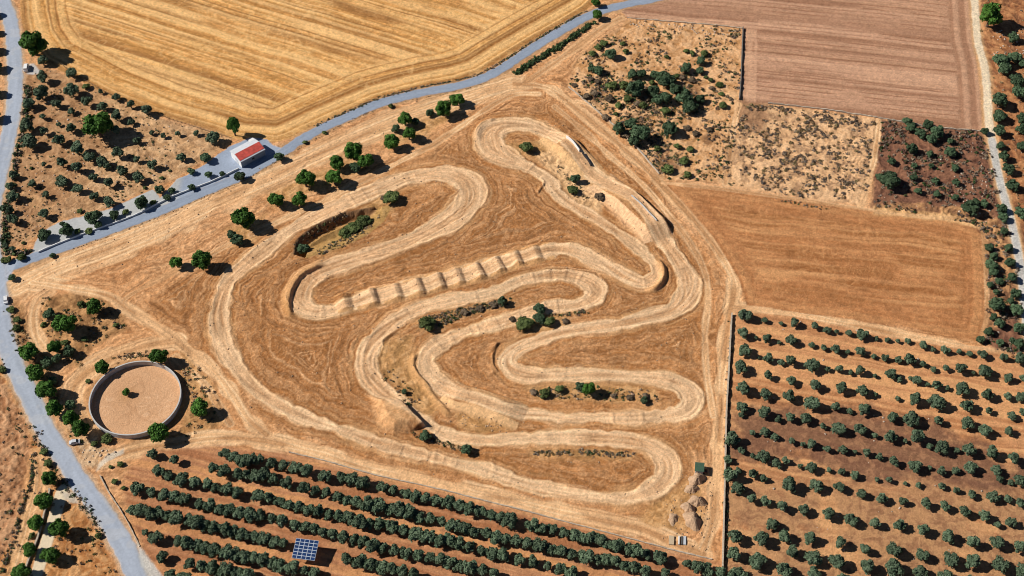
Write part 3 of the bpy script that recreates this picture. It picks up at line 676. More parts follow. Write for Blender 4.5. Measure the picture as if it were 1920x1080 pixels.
# --- sparse grove on the right, row by row
RG = [Z(960,540,[(1745,205,48),(1895,245,22)]) + Z(1440,540,[(97,268,15),(197,265,38),(347,285,32),(445,318,27),(515,328,18),(605,342,23),(710,352,40),(812,380,17),(897,390,20),(970,400,18),(1048,400,23),(1170,432,32),(1238,462,22),(1327,465,33),(1430,480,20),(1510,498,20),(1610,500,38),(1765,520,33),(1890,535,40)]),
 Z(960,540,[(1735,345,42),(1830,375,15),(1912,385,34)]) + Z(1440,540,[(85,410,15),(172,395,38),(328,432,22),(418,450,22),(510,465,36),(598,482,17),(690,477,32),(795,513,20),(878,527,25),(978,540,28),(1060,540,46),(1162,573,24),(1240,610,22),(1330,600,28),(1440,605,40),(1540,640,20),(1628,628,50),(1800,678,35),(1912,680,30)]),
 Z(960,540,[(1750,475,42),(1850,525,12),(1922,530,34)]) + Z(1440,540,[(100,560,25),(170,552,43),(332,585,45),(447,608,22),(530,610,33),(622,638,20),(688,625,40),(803,662,18),(912,650,38),(980,685,25),(1065,678,15),(1115,697,30),(1195,725,15),(1262,735,37),(1348,752,20),(1457,762,48),(1640,800,45),(1800,818,33),(1905,820,40)]),
 Z(960,540,[(1715,600,43),(1918,660,34)]) + Z(1440,540,[(178,700,35),(348,728,45),(545,755,43),(706,775,40),(805,800,18),(972,832,20),(1098,838,45),(1262,862,55),(1492,880,47),(1655,925,27),(1828,960,33),(1912,930,30)]),
 Z(960,540,[(1730,760,45),(1900,800,38)]) + Z(1440,540,[(155,815,45),(328,875,48),(502,898,35),(612,925,22),(722,917,45),(937,972,40),(1075,990,55),(1278,1000,40),(1495,1020,42),(1630,1070,45),(1810,1080,32)]),
 Z(960,540,[(1725,900,38),(1720,955,20),(1890,935,45)]) + Z(1440,540,[(75,985,25),(165,975,35),(285,980,43),(410,1040,25),(530,1060,45),(690,1060,43)]) + Z(1440,810,[(803,28,25),(915,35,45),(1030,70,18),(1120,45,55),(1212,108,22),(1305,122,47),(1415,140,22),(1503,140,45),(1680,160,45),(1845,205,42)]),
 Z(960,810,[(1650,60,48),(1720,140,25),(1805,10,24),(1895,5,34)]) + Z(1440,810,[(50,40,28),(175,68,28),(260,95,20),(325,95,38),(445,130,30),(560,138,35),(655,150,18),(740,160,33),(835,190,25),(940,225,37),(1095,258,45),(1212,272,18),(1300,298,30),(1408,290,28),(1523,268,45),(1710,290,37),(1735,355,25),(1820,380,20),(1890,370,45)]),
 Z(960,810,[(1620,205,30),(1805,185,22),(1885,190,42)]) + Z(1440,810,[(62,240,35),(132,215,30),(238,258,20),(325,272,36),(455,290,20),(552,298,25),(650,325,33),(817,360,20),(905,362,27),(1028,388,15),(1132,403,22),(1303,410,30),(1410,440,26),(1530,470,30),(1685,490,40),(1800,505,28),(1890,535,33)]),
 Z(960,810,[(1640,325,50),(1700,290,25),(1805,320,38),(1885,350,28)]) + Z(1440,810,[(165,405,52),(360,410,45),(535,415,45),(700,470,34),(850,500,38),(1010,520,30),(1180,540,40),(1330,560,36),(1480,600,40),(1620,635,42),(1720,700,24),(1822,680,35)]),
 Z(960,810,[(1690,430,44),(1800,500,40),(1900,520,38)]) + Z(1440,810,[(100,560,44),(270,590,46),(450,620,44),(620,660,46),(800,690,44),(980,700,42),(1160,740,44),(1355,795,45),(1540,830,55),(1715,835,45),(1890,870,45)]),
 Z(960,810,[(1675,790,50),(1870,810,50)]) + Z(1440,810,[(30,700,44),(130,790,46),(310,800,46),(540,840,46),(730,885,40),(940,890,55),(1155,930,45),(1370,965,50),(1530,975,55),(1740,1005,60),(1905,1040,50)]),
 Z(960,810,[(1665,925,48),(1845,970,60)]) + Z(1440,810,[(175,905,45),(335,950,52),(515,985,55),(745,1020,55),(940,1030,55),(1140,1060,50),(1330,1100,50),(1520,1130,50)]),
 Z(960,810,[(1690,1065,44)]) + Z(1440,810,[(120,1040,55),(345,1065,45),(560,1120,50),(760,1150,50)])]
for ri, row in enumerate(RG):
    row = sorted(row)
    for i, (x, y, r) in enumerate(row):
        plant('olive', x, y, r, '%s olive tree, %s from left in %s row of sparse right grove' % (size_word(r, 6, 10.5), ordn(i + 1), ordn(ri + 1)), 'olive trees in the sparse right grove')
# --- dense rows at the bottom
BG = [[(286,852,9),(328,862,10)],
 [(422,850),(438,857),(455,862),(470,863),(485,862),(510,868),(532,873),(553,877),(576,882),(610,893),(642,896),(660,899),(678,905),(717,914),(738,918),(762,926),(779,930),(798,935),(820,939),(842,943),(862,950),(880,954),(898,958),(920,966),(938,971),(956,976),(999,985),(1016,991),(1036,992),(1058,999),(1080,1004),(1098,1009),(1113,1008),(1127,1015),(1143,1023),(1160,1024),(1178,1030),(1196,1035),(1212,1040),(1238,1045),(1287,1057,9),(1308,1062),(1326,1067),(1350,1073),(1372,1078),(1395,1083)],
 [(401,877,10),(421,883),(446,889),(464,891),(480,893),(496,890),(513,899),(538,905),(572,917),(592,920),(612,923),(634,932),(652,939),(670,943),(691,947),(710,949),(730,955),(748,958),(766,963),(786,969),(807,972),(829,978),(850,985),(870,990),(890,997),(913,1002),(932,1009),(950,1011),(968,1014),(990,1020),(1011,1023),(1032,1029),(1052,1033),(1071,1038),(1099,1045),(1122,1051),(1136,1049),(1152,1053),(1172,1060),(1191,1065),(1211,1072),(1247,1076)],
 [(297,882,11),(315,892),(340,900),(367,904),(389,909),(406,915),(427,918),(445,924),(485,930),(505,934),(525,941),(541,947),(560,951),(579,956),(597,957),(617,965),(635,968),(655,971),(676,979),(692,982),(711,982),(736,988),(756,996),(780,1002),(802,1006),(824,1014),(842,1014),(861,1019),(881,1027),(904,1032),(923,1037),(945,1041),(975,1050),(1000,1053),(1027,1061),(1052,1068),(1071,1075)],
 [(259,916,12),(285,924),(308,929),(327,931),(346,936),(376,945),(395,948),(413,955),(431,956),(450,961),(470,965),(490,966),(510,972),(528,976),(552,984),(573,987),(588,991),(604,999),(622,1001),(643,1007),(664,1012),(681,1016),(700,1024),(716,1027),(740,1032),(762,1037),(785,1041),(807,1046),(826,1050),(843,1054),(861,1063),(880,1064),(904,1069),(925,1075)],
 [(247,957,9),(267,958),(285,963),(298,962),(311,967),(331,972),(354,976),(367,981),(383,985),(400,989),(422,994),(438,997),(457,1002),(475,1006),(494,1010),(514,1016),(531,1019),(652,1047),(675,1052),(697,1060),(716,1064),(735,1067),(755,1072),(775,1077)],
 [(272,998,6),(292,1007,13),(336,1016),(351,1020),(370,1022),(386,1027),(403,1031),(427,1037),(443,1040),(461,1045),(478,1047),(494,1051),(509,1056),(524,1061),(546,1066),(569,1071),(588,1074)],
 [(305,1044,11),(357,1057),(379,1062),(400,1066),(422,1070),(443,1074),(465,1078)],
 [(320,1078),(345,1085)]]
for ri, row in enumerate(BG):
    for i, t in enumerate(row):
        x, y = t[0], t[1]; r = t[2] if len(t) > 2 else random.uniform(9.8, 13.4)
        plant('olive', x, y + 1, r, 'dark rounded tree, %s from left in %s dense row below circuit' % (ordn(i + 1), ordn(ri + 1)), 'trees in the dense rows below the circuit', 'orchard tree', 'orchard_tree')
# --- left grove
LG = Z(0,0,[(320,460,42),(538,555,38),(318,585,43),(308,705,55),(540,685,52),(650,765,38),(755,693,20),(873,732,28),(768,808,35),(870,875,40),(980,788,33),(1095,828,43),(220,785,42),(422,780,32),(540,838,27),(320,875,22),(210,950,48),(330,988,30),(530,963,40),(440,935,18),(215,1065,55),(445,1055,40),(985,920,28),(1140,995,20),(1225,1018,22),(1335,1005,22),(1470,1000,22),(1025,1060,28),(1600,1040,45),(870,980,38)]) + \
 Z(0,270,[(575,40,52),(465,148,40),(572,180,48),(670,100,45),(890,70,42),(768,140,38),(805,165,28),(1025,118,28),(1145,158,35),(1360,105,33),(920,210,38),(1038,255,36),(700,250,33),(818,297,40),(585,340,35),(455,265,28),(470,298,40),(240,305,28),(345,383,25),(708,392,32),(820,440,35),(335,525,35),(105,240,32),(70,320,28),(100,395,40),(25,485,25),(75,500,32),(100,570,38),(45,765,22),(95,790,22),(330,155,20)])
LG.sort(key=lambda t: (int(t[1] // 40), t[0])); cnt = {}
bands = {}
for t in LG: bands.setdefault(int(t[1] // 40), []).append(t)
for bi, b_ in enumerate(sorted(bands)):
    for i, (x, y, r) in enumerate(sorted(bands[b_])):
        plant('olive', x, y, r, '%s rounded tree in left grove, %s from left in %s band from top' % (size_word(r, 7.5, 11), ordn(i + 1), ordn(bi + 1)), 'rounded trees in the triangular left grove', 'grove tree', 'grove_tree')
def series(k, L, what, group, cat=None, nm=None, by='left'):
    L = sorted(L, key=(lambda t: t[0]) if by == 'left' else (lambda t: t[1]))
    for i, t in enumerate(L):
        plant(k, t[0], t[1], t[2], '%s %s, %s from %s' % (size_word(t[2], np.percentile([q[2] for q in L], 33), np.percentile([q[2] for q in L], 75)), what, ordn(i + 1), by), group, cat, nm)
# --- roadside shrubs beside the grey yard
series('dgreen', Z(0,270,[(1195,345,35),(1540,105,40),(1430,205,27),(1560,230,27),(1665,222,20),(1800,245,42),(1435,330,25),(1285,350,27),(1255,400,25),(1060,445,50),(860,535,36),(700,550,58),(735,605,30),(500,650,50),(465,600,20),(332,685,48),(395,835,20),(90,1000,27)]) + [(522,294,9.5)],
       'dark tree between road and grey yard', 'trees along the road by the yard', 'tree', 'roadside_tree')
series('bush', Z(0,270,[(1145,440,25),(940,510,25),(580,655,25),(665,650,27),(600,505,22),(235,180,15),(1210,255,15),(1275,200,12),(1085,325,15),(175,740,15),(25,870,25),(60,870,30),(160,850,32)]) + [(572,267,5),(608,249,5),(733,199,5),(162,163,8)],
       'low green bush near the grey yard', 'low bushes near the yard')
# --- big green trees
plant('green', 62, 84, 22, 'very large bright green tree at the corner of the stubble field', None)
plant('green', 184, 236, 25, 'largest bright green tree standing amid the left olive grove', None)
plant('tall', 438, 238, 11, 'tall narrow green tree behind the red-roofed building', None)
series('green', [(378,489,17),(331,493,11),(455,411,19)], 'lone green tree left of the circuit', 'lone trees left of the circuit', nm='broadleaf_tree')
series('green', [(518,376,14),(562,376,13.5),(573,337,16),(626,333,15),(632,305,13.5),(662,286,16),(686,303,14),(735,267,13.5),(767,251,13),(759,224,13),(831,205,14),(857,187,13)],
       'round green tree between road and circuit', 'round trees between road and circuit')
series('dgreen', [(668,313,11),(778,229,8),(445,450,11),(434,440,8),(806,212,7),(742,241,8)], 'dull shrub between road and circuit', 'shrubs in the tree belt', 'shrub', 'shrub')
series('green', [(1120,28,9),(1117,5,8)], 'green tree beside the upper road', 'trees beside the upper road')
LL = Z(0,540,[(410,445,52),(215,485,72),(265,640,64),(345,765,75),(405,910,62),(530,985,58),(605,1065,62)])
series('green', LL, 'green roadside tree by the round pen', 'trees lining the road by the round pen', by='top')
series('dgreen', Z(0,540,[(345,560,42),(520,480,45),(430,530,36),(530,880,40),(365,195,40),(390,700,34)]), "dark shrubby tree behind the pen's roadside trees", 'dark shrubs behind the roadside trees', 'tree', 'shrubby_tree')
series('green', Z(0,540,[(710,145,62),(490,280,80)]), 'green tree on the rough island above pen', 'trees on the rough island above the pen')
series('green', Z(0,540,[(765,600,52),(1195,525,60),(1500,905,65)]) + [(298,812,19)], 'green tree just outside the round pen wall', 'trees round the pen')
plant('green', 236.5, 736, 7, 'small bright green tree alone in the middle of the round pen', None)
series('green', Z(0,810,[(370,355,52),(330,520,58),(272,690,60),(440,730,72),(222,885,55),(375,925,65),(155,1050,65)]), 'rounded green tree beside the cream driveway', 'trees beside the cream driveway', by='top')
series('bush', Z(0,810,[(735,778,27),(330,150,30),(360,235,30),(905,240,25),(830,262,15),(860,372,22),(925,420,20),(795,50,40),(710,90,28),(240,780,25)]) + Z(0,540,[(85,160,30),(130,240,30),(125,300,30),(325,275,25),(635,385,25),(610,120,28),(480,410,25),(20,610,30),(870,280,24),(660,700,20)]),
       'scrubby bush near the round pen road', 'scrubby bushes near the round pen')
series('dgreen', [(-17,23,11),(-18,56,11),(-14,90,12),(-12,125,12),(-14,170,12),(-12,218,12)], 'tree at left edge shading the road', 'trees at the left edge of the road', 'tree', 'roadside_oak', by='top')
# --- right-hand strip
RS = Z(1440,0,[(1745,455,60),(1780,525,45),(1855,430,45),(1870,610,50),(1885,700,55),(1740,770,58),(1740,875,48),(1735,985,45),(1900,890,40),(1900,975,40),(1915,480,30)]) + Z(1440,270,[(1770,95,38),(1795,190,42),(1835,315,45),(1890,520,45),(1900,20,35),(1745,15,30)])
series('dgreen', RS, 'round dark tree right of the pale farm road', 'round trees right of the farm road', 'tree', 'round_tree', by='top')
plant('green', 1856, 32, 20, 'large bushy green tree at the upper right beside the pale farm road', None)
series('dgreen', Z(1440,270,[(915,280,72),(845,250,32),(1075,45,42),(1370,60,42),(930,130,30),(1405,182,27),(1093,255,28),(1412,290,28),(1125,355,27),(1268,375,28),(1215,78,25),(1098,165,22),(1225,165,20),(1255,280,25),(1405,400,25)]) +
       Z(1440,0,[(1040,910,35),(1075,962,38),(1135,1000,40),(1200,935,38),(1270,995,48),(1625,985,30),(1835,285,40),(1230,1045,40),(1370,1062,25)]), 'dark green shrub on the brown scrub plot at right', 'shrubs on the brown scrub plot', 'shrub', 'shrub')
series('dgreen', Z(1440,270,[(1520,480,58),(1560,440,30),(1745,490,40),(1755,550,37),(1770,655,30),(1805,780,32),(1660,780,35),(1690,845,30),(1815,890,35),(1680,915,45),(1695,965,35),(1830,995,35),(1740,1030,32),(1665,1060,25),(1620,450,30)]) +
       Z(1440,540,[(1855,45,42),(1870,165,45),(1720,140,57),(1820,100,27),(1690,215,30),(1735,275,38),(1880,300,40),(1655,330,35),(1595,390,30),(1885,420,40),(1740,410,30),(1710,30,25),(1830,400,25)]), 'olive-green tree between brown field and farm road', 'trees between brown field and farm road', 'tree', 'field_edge_tree', by='top')
# --- scrub plot at the top
series('dgreen', Z(960,0,[(740,405,42),(650,530,34),(600,515,28),(905,560,38),(970,560,35),(1070,560,32),(1160,600,60),(1130,565,34),(925,670,65),(1060,690,50),(1090,750,40),(1150,740,45),(1225,675,45),(1290,680,28),(1300,740,62),(1335,805,52),(1405,745,35),(1305,510,42),(1415,455,35),(1410,530,28),(1180,965,58),(800,970,45),(970,1000,68),(890,930,42),(920,1062,42)]), 'dark green shrub on the sandy plot', 'shrubs on the sandy plot', 'shrub', 'shrub')
series('bush', Z(960,0,[(690,325,30),(650,355,28),(600,400,25),(855,385,25),(840,635,38),(745,645,38),(870,740,30),(1455,580,18),(1490,600,20),(1560,635,28),(1570,705,22),(1580,790,30),(980,790,32),(1150,830,35),(800,790,30),(780,855,18),(1310,385,25),(1350,395,22),(1440,400,28),(830,325,20),(1160,425,18),(1240,570,24),(1050,620,22)]) +
       Z(960,270,[(1095,35,28),(1240,20,32),(1340,40,30),(1175,190,42),(1290,125,35),(1320,230,30)]), 'low scrub bush on the sandy plot', 'low bushes on the sandy plot')
series('dry', Z(960,0,[(590,590,30),(640,610,26),(560,720,34),(620,700,34),(730,740,36),(940,780,30),(700,880,34),(850,1010,36),(1380,1000,30),(1010,740,30),(1500,660,24),(1640,740,20),(470,640,26),(1350,600,30),(1270,580,28),(1310,960,30),(1480,970,26),(900,1050,34)]), 'dry brown bush on the sandy plot', 'dry bushes on the sandy plot')
# --- bushes inside the circuit
for x, y, r, lb in [(733,371,13,'green bush just above the sunken pit inside the left loop'),(682,413,12,'uppermost of the bushes in the sunken pit'),(663,425,13,'middle bush in the sunken pit'),(646,435,10,'lower bush in the sunken pit'),(571,468,9,'isolated bush at the left end of the sunken pit'),
                    (800,607,14,'green bush on the weedy bank below the rollers'),(942,566,8,'small bush at the right end of the weedy bank'),(1012,579,9,'small tree growing at the edge of the middle lane'),(985,608,14,'bush left of the clump in the circuit middle'),(1012,597,9,'dark bush in the middle of the clump'),(1031,604,10,'bush at the right of the clump in the circuit middle'),
                    (1022,738,9,'grey-green bush left of the bright green one in the right loop'),(1050,730,8,'dull bush between two others in the right loop'),(875,845,9,'lone small bush above the south lane'),(1208,751,6,'tiny bush at the right end of the weedy island'),(1087,727,8,'small bush touching the bright green tree in the right loop'),
                    (987,277,11,'yellow-green bush inside the top hairpin'),(1074,356,9,'green bush under the first jump'),(1080,336,8,'dark bush on the sandy bank under the first jump'),(797,818,9,'bush below the lower-left jump'),(758,735,5,'tiny bush between two lanes left of the inner curve')]:
    plant('bush' if lb.startswith(('yellow', 'dull', 'grey', 'middle', 'upper', 'lower', 'green bush', 'bush left', 'bush at')) else 'dgreen', x, y, r * 1.15, lb, 'bushes inside the circuit', 'bush', 'bush')
plant('green', 1104, 731, 12, 'bright green young tree on the weedy island in the right loop', None)
series('dry', [(1124,368,10),(720,372,8),(815,612,7),(1210,742,7),(1180,745,7),(1150,742,6),(1000,735,7),(925,572,8),(900,578,8),(870,585,8),(1060,602,7),(960,598,6)], 'dry tan bush on the banks inside the circuit', 'dry bushes inside the circuit')

# ------------------------------------------------------------------ uncountable ground cover
def inside(P, x, y):
    c = False; n = len(P)
    for i in range(n):
        a, b = P[i], P[(i + 1) % n]
        if (a[1] > y) != (b[1] > y) and x < (b[0] - a[0]) * (y - a[1]) / (b[1] - a[1]) + a[0]: c = not c
    return c
M_tuft = mat('tuft', rough=.9, attr=True, spec=.1, noise=(3, .15))
def tufts(name, label, spots, cols, size=(.4, 1.0), leaves=16, hgt=.8, cat='scrub'):
    g = np.random.RandomState(len(spots)); V = []; K = []
    for (x, y) in spots:
        s = g.uniform(*size); z = hz(x, y); c = cols[g.randint(len(cols))] * g.uniform(.75, 1.25); n = leaves
        d = g.normal(size=(n, 3)); d /= np.linalg.norm(d, axis=1)[:, None]; d[:, 2] = np.abs(d[:, 2])
        P = d * s * g.uniform(.4, 1, (n, 1)) * [1, 1, hgt] + [x, y, z]
        t = g.normal(size=(n, 3)); t /= np.linalg.norm(t, axis=1)[:, None]; b = np.cross(t, d); L = s * .38
        V.append(np.stack([P - t * L, P + b * L * .8, P + t * L, P - b * L * .8], 1).reshape(-1, 3)); K.append(np.repeat((c * g.uniform(.7, 1.3, (n, 1))), 4, axis=0))
    V = np.vstack(V); o = poly_mesh(name, V, np.arange(len(V)).reshape(-1, 4), M_tuft, None, np.clip(np.vstack(K), .01, .9)); tag(o, label, cat, kind='stuff'); return o
def scatter_poly(pts, n, clump=None):
    P = W(pts); lo, hi = P.min(0), P.max(0); out = []
    while len(out) < n:
        x, y = random.uniform(lo[0], hi[0]), random.uniform(lo[1], hi[1])
        if not inside(P, x, y): continue
        if clump is not None and float(vn(np.array([x / clump]), np.array([y / clump]), 4)[0]) < random.uniform(.25, .75): continue
        out.append((x, y))
    return out
def scatter_line(pts, n, sd=1.0):
    P = spline(W(pts), 6); d = np.hypot(*np.diff(P, axis=0).T); cs = np.r_[0, d.cumsum()]; out = []
    for _ in range(n):
        s = random.uniform(0, cs[-1]); i = min(np.searchsorted(cs, s, side='right') - 1, len(d) - 1); p = P[i] + (P[i + 1] - P[i]) * (s - cs[i]) / d[i]
        out.append((p[0] + random.gauss(0, sd), p[1] + random.gauss(0, sd)))
    return out
greyb = [np.array(c) for c in ((.19, .145, .105), (.24, .18, .125), (.13, .105, .085), (.28, .21, .14))]
grn = [np.array(c) for c in ((.05, .085, .03), (.08, .11, .045), (.04, .065, .03))]
strw = [np.array(c) for c in ((.40, .28, .14), (.30, .20, .10), (.22, .17, .08))]
tufts('dry_scrub', 'grey-brown dry scrub scattered over the pale sandy plot', scatter_poly(PLOT_B, 900, 5), greyb + strw[1:], (.35, 1.35), 20, .5)
tufts('sparse_scrub', 'small dry tufts and low scrub on the sandy plot at top centre', scatter_poly(PLOT_A, 1150, 9) + scatter_poly([(1080,150),(1130,130),(1330,190),(1330,230),(1200,215),(1300,310),(1240,325),(1130,205)], 700), greyb + greyb + strw + grn + grn, (.35, 1.25), 16, .6)
tufts('dark_scrub', 'dark brown scrub covering the plot beside the farm road', scatter_poly(PLOT_C, 1000, 6), greyb + grn[:1] + [np.array((.10, .055, .04))], (.5, 1.3), 18)
tufts('orchard_weeds', 'brown and green weeds under the trees right of the farm road', scatter_poly(PLOT_D, 330, 6), greyb + strw, (.4, 1.1))
tufts('grove_weeds', 'dry weeds and stubble between the trees of the left grove', scatter_poly(GROVE_L, 520, 7), strw + greyb + grn, (.3, .85))
tufts('roadside_weeds', 'weeds and scrub covering the lower left verge', scatter_poly(BOTTOM_L, 360, 7) + scatter_line([(63,850),(60,900),(47,935),(33,982),(20,1030),(5,1075)], 150, .5) + scatter_line([(68,815),(90,860),(105,890),(150,940),(195,1005)], 120, .9), grn + greyb, (.4, 1.0))
tufts('island_weeds', 'weeds on the rough ground around the round pen', scatter_poly([(75,560),(130,548),(190,560),(235,590),(232,620),(170,650),(150,690),(110,660),(80,620)], 130, 5) + scatter_poly([(345,650),(400,720),(425,790),(380,815),(345,830),(355,760),(340,690)], 90, 5) + scatter_line([(20,570),(40,640),(80,700),(120,770),(150,830)], 110, 1.6) + scatter_line([(215,672),(260,665),(300,668)], 50, 1.0), strw + greyb + grn, (.35, 1.0))
tufts('bank_weeds', 'weeds growing on the banks and in the pit inside the circuit', scatter_poly([(785,598),(860,578),(960,558),(955,572),(880,590),(830,612),(785,616)], 330) + scatter_line([(556,470),(560,455),(580,437),(612,417),(650,402)], 110, .7) + scatter_poly([(590,470),(620,452),(690,410),(715,400),(700,425),(640,465),(600,478)], 130) + scatter_poly([(985,728),(1100,722),(1225,732),(1235,750),(1150,752),(1010,745)], 120) +
      scatter_line([(1000,850),(1100,848),(1180,852)], 140, .7) + scatter_line([(1030,590),(1060,590),(1100,585)], 40, .6) + scatter_line([(780,815),(830,832),(870,842)], 70, .8) + scatter_poly([(700,700),(740,690),(800,770),(780,775)], 40) + scatter_poly([(1040,300),(1110,370),(1090,380),(1050,340)], 40), grn + greyb + strw, (.35, .95))
tufts('verge_hedge', 'dark green hedge growing along the lower side of the upper road', scatter_line([(966,140),(1000,116),(1040,92),(1080,66),(1110,44)], 260, .75), grn, (.7, 1.4), 26, 1.2, 'hedge')
tufts('verge_scrub', 'dark green scrub band between the left road and the left grove', scatter_line([(53,160),(49,215),(40,262),(31,310),(21,360),(13,410),(9,455),(9,472)], 240, .9) + scatter_line([(10,474),(40,476),(60,468)], 40, .6), grn + grn + greyb, (.6, 1.5), 26, 1.1, 'scrub')
tufts('verge_grass', 'dark grass verge along the upper side of the road', scatter_line([(590,236),(650,210),(705,186),(755,172),(805,160),(855,151),(900,138),(945,113),(1010,71),(1060,42),(1100,20)], 520, .4), grn + greyb, (.3, .8), 14, .8, 'grass')
tufts('road_edge_weeds', 'low weeds along the lower edge of the road', scatter_line([(130,470),(205,443),(305,405),(380,371),(455,340),(500,314),(548,286),(610,250),(660,226),(710,204),(760,190),(860,170),(910,156)], 260, .3), greyb + strw, (.25, .5), 10, .5, 'weeds')
tufts('wall_weeds', 'dark weeds along the boundary of the right grove and the ditch', scatter_line([(1372,600),(1368,680),(1364,780),(1362,880),(1361,960),(1359,1060)], 300, .45) + scatter_line([(1790,412),(1840,420),(1850,440)], 40, .8) + scatter_line([(1660,235),(1740,246),(1830,256)], 60, .8) + scatter_line([(1560,392),(1500,383),(1450,372)], 30, .5), greyb + grn, (.35, .8))
tufts('field_crumbs', 'small dry tufts and clods strewn about the circuit', scatter_poly(INF, 700, 14) + scatter_line([(1120,208),(1170,255),(1240,330)], 70, .8), greyb + strw, (.15, .35), 7, .8, 'tufts')
# stones
g = np.random.RandomState(5)
def stones(name, label, spots, c, size=(.15, .5)):
    bm = bmesh.new(); bmesh.ops.create_icosphere(bm, subdivisions=1, radius=1); bm.verts.index_update(); U = np.array([v_.co[:] for v_ in bm.verts]); F = np.array([[v_.index for v_ in f.verts] for f in bm.faces]); bm.free()
    V = []; Fs = []; K = []
    for i, (x, y) in enumerate(spots):
        s = g.uniform(*size); q = U * (1 + g.uniform(-.25, .25, (len(U), 1))) * s * [g.uniform(.7, 1.4), g.uniform(.7, 1.2), .6]; a = g.uniform(0, 6.28)
        q = q @ np.array([[math.cos(a), math.sin(a), 0], [-math.sin(a), math.cos(a), 0], [0, 0, 1]]); V.append(q + [x, y, hz(x, y) + s * .15]); Fs.append(F + i * len(U)); K.append(np.repeat(np.array(c)[None] * g.uniform(.7, 1.2), len(U), 0))
    o = poly_mesh(name, np.vstack(V), np.vstack(Fs), M_tuft, None, np.clip(np.vstack(K), 0, .9)); tag(o, label, 'stones', kind='stuff')
stones('loose_stones', 'pale loose stones lying on the rough plots and edges', scatter_poly(PLOT_C, 70) + scatter_poly(PLOT_D, 60) + scatter_poly([(1780,330),(1860,300),(1880,400),(1800,410)], 60) + scatter_poly([(1860,60),(1920,50),(1920,120),(1862,130)], 60) +
       scatter_poly([(150,840),(225,845),(190,878),(155,865)], 22) + scatter_poly(GROVE_L, 120) + scatter_poly([(1180,40),(1385,56),(1385,70),(1180,50)], 90) + scatter_poly(GROVE_R, 60), (.50, .40, .31), (.15, .6))
stones('dirt_clods', 'brown clods and stones strewn over the circuit', scatter_poly(INF, 420) + scatter_line([(40,540),(200,475),(400,385),(600,295),(800,212)], 90, 4) + scatter_poly([(1250,940),(1340,900),(1345,1040),(1240,1010)], 120) + scatter_poly([(850,770),(950,790),(950,812),(870,800)], 40), (.42, .28, .17), (.12, .42))

# ------------------------------------------------------------------ built things
M_stone = mat('wall_stone', (.46, .38, .29), .95, (2.5, .3), (4, .6, .1))
M_dwall = mat('dark_wall_stone', (.16, .14, .12), .95, (2.5, .3), (4, .6, .1))
M_conc = mat('concrete', (.46, .45, .43), .85, (.6, .25), (5, .3, .03))
M_white = mat('white_paint', (.78, .78, .76), .6, (1.0, .06))
M_red = mat('red_roof', (.58, .10, .075), .6, (.7, .3))
M_greyroof = mat('grey_roof', (.55, .57, .60), .55, (.8, .08))
M_void = mat('dark_void', (.03, .03, .035), .6)
M_steel = mat('steel', (.35, .36, .38), .4, metal=.8)
def wall_line(name, pts, h, t, m, label, cat='wall', wob=.12, cap=None, step=1.2):
    P = spline(W(pts), 5); P = P[np.r_[True, np.hypot(*np.diff(P, axis=0).T) > 1e-6]]
    d = np.hypot(*np.diff(P, axis=0).T); cs = np.r_[0, d.cumsum()]; n = max(2, int(cs[-1] / step)); s = np.linspace(0, cs[-1], n + 1)
    Q = np.stack([np.interp(s, cs, P[:, 0]), np.interp(s, cs, P[:, 1])], 1); bm = bmesh.new(); prev = None
    root = empty(name, (Q[0][0], Q[0][1], 0)); o0 = Q[0]
    for i in range(n + 1):
        a = Q[max(i - 1, 0)]; b = Q[min(i + 1, n)]; v_ = (b - a) / np.hypot(*(b - a)); nx, ny = -v_[1], v_[0]
        z = hz(*Q[i]); hh = h * (1 + random.uniform(-wob, wob)); x, y = Q[i] - o0; k = t / 2 * (1 + random.uniform(-wob, wob))
        vs = [bm.verts.new((x + nx * k, y + ny * k, z - .4)), bm.verts.new((x + nx * k * .9, y + ny * k * .9, z + hh)), bm.verts.new((x - nx * k * .9, y - ny * k * .9, z + hh)), bm.verts.new((x - nx * k, y - ny * k, z - .4))]
        if prev:
            for q in range(3): bm.faces.new((prev[q], prev[q + 1], vs[q + 1], vs[q]))
        else: bm.faces.new(vs[::-1])
        prev = vs
    bm.faces.new(prev); link('masonry', bm, m, root)
    tag(root, label, cat)
    return root, Q, o0
def fence_line(name, pts, h, label, gap=3.0):
    P = spline(W(pts), 5); d = np.hypot(*np.diff(P, axis=0).T); cs = np.r_[0, d.cumsum()]; n = int(cs[-1] / gap); s = np.linspace(0, cs[-1], n + 1)
    Q = np.stack([np.interp(s, cs, P[:, 0]), np.interp(s, cs, P[:, 1])], 1); root = empty(name, (*Q[0], 0)); tag(root, label, 'fence')
    for i in range(min(n + 1, 100)):
        bm = bmesh.new(); x, y = Q[i] - Q[0]; z = hz(*Q[i]); tube(bm, (x, y, z - .3), (x, y, z + h), .07, .06, 6); link('post', bm, M_bark, root)
    for k in range(3):
        bm = bmesh.new()
        for i in range(n):
            a = Q[i] - Q[0]; b = Q[i + 1] - Q[0]; zz = h * (.3 + .3 * k); tube(bm, (*a, hz(*Q[i]) + zz), (*b, hz(*Q[i + 1]) + zz), .035, .035, 4)
        link('rail', bm, M_bark, root)
wall_line('stone_wall', [(1393,53),(1391,100),(1389,150),(1386,188)], 1.1, .5, M_dwall, 'dark stone wall running down the left edge of the mauve field', wob=.25)
wall_line('stone_wall', [(1176,34),(1240,39),(1310,45),(1391,53)], .5, .5, M_stone, 'low pale stone wall along the top of the sandy plot', wob=.4)
wall_line('stone_wall', [(1440,194),(1540,205),(1652,222),(1740,237),(1842,247)], .7, .5, M_stone, 'pale stone wall along the bottom of the mauve field', wob=.35)
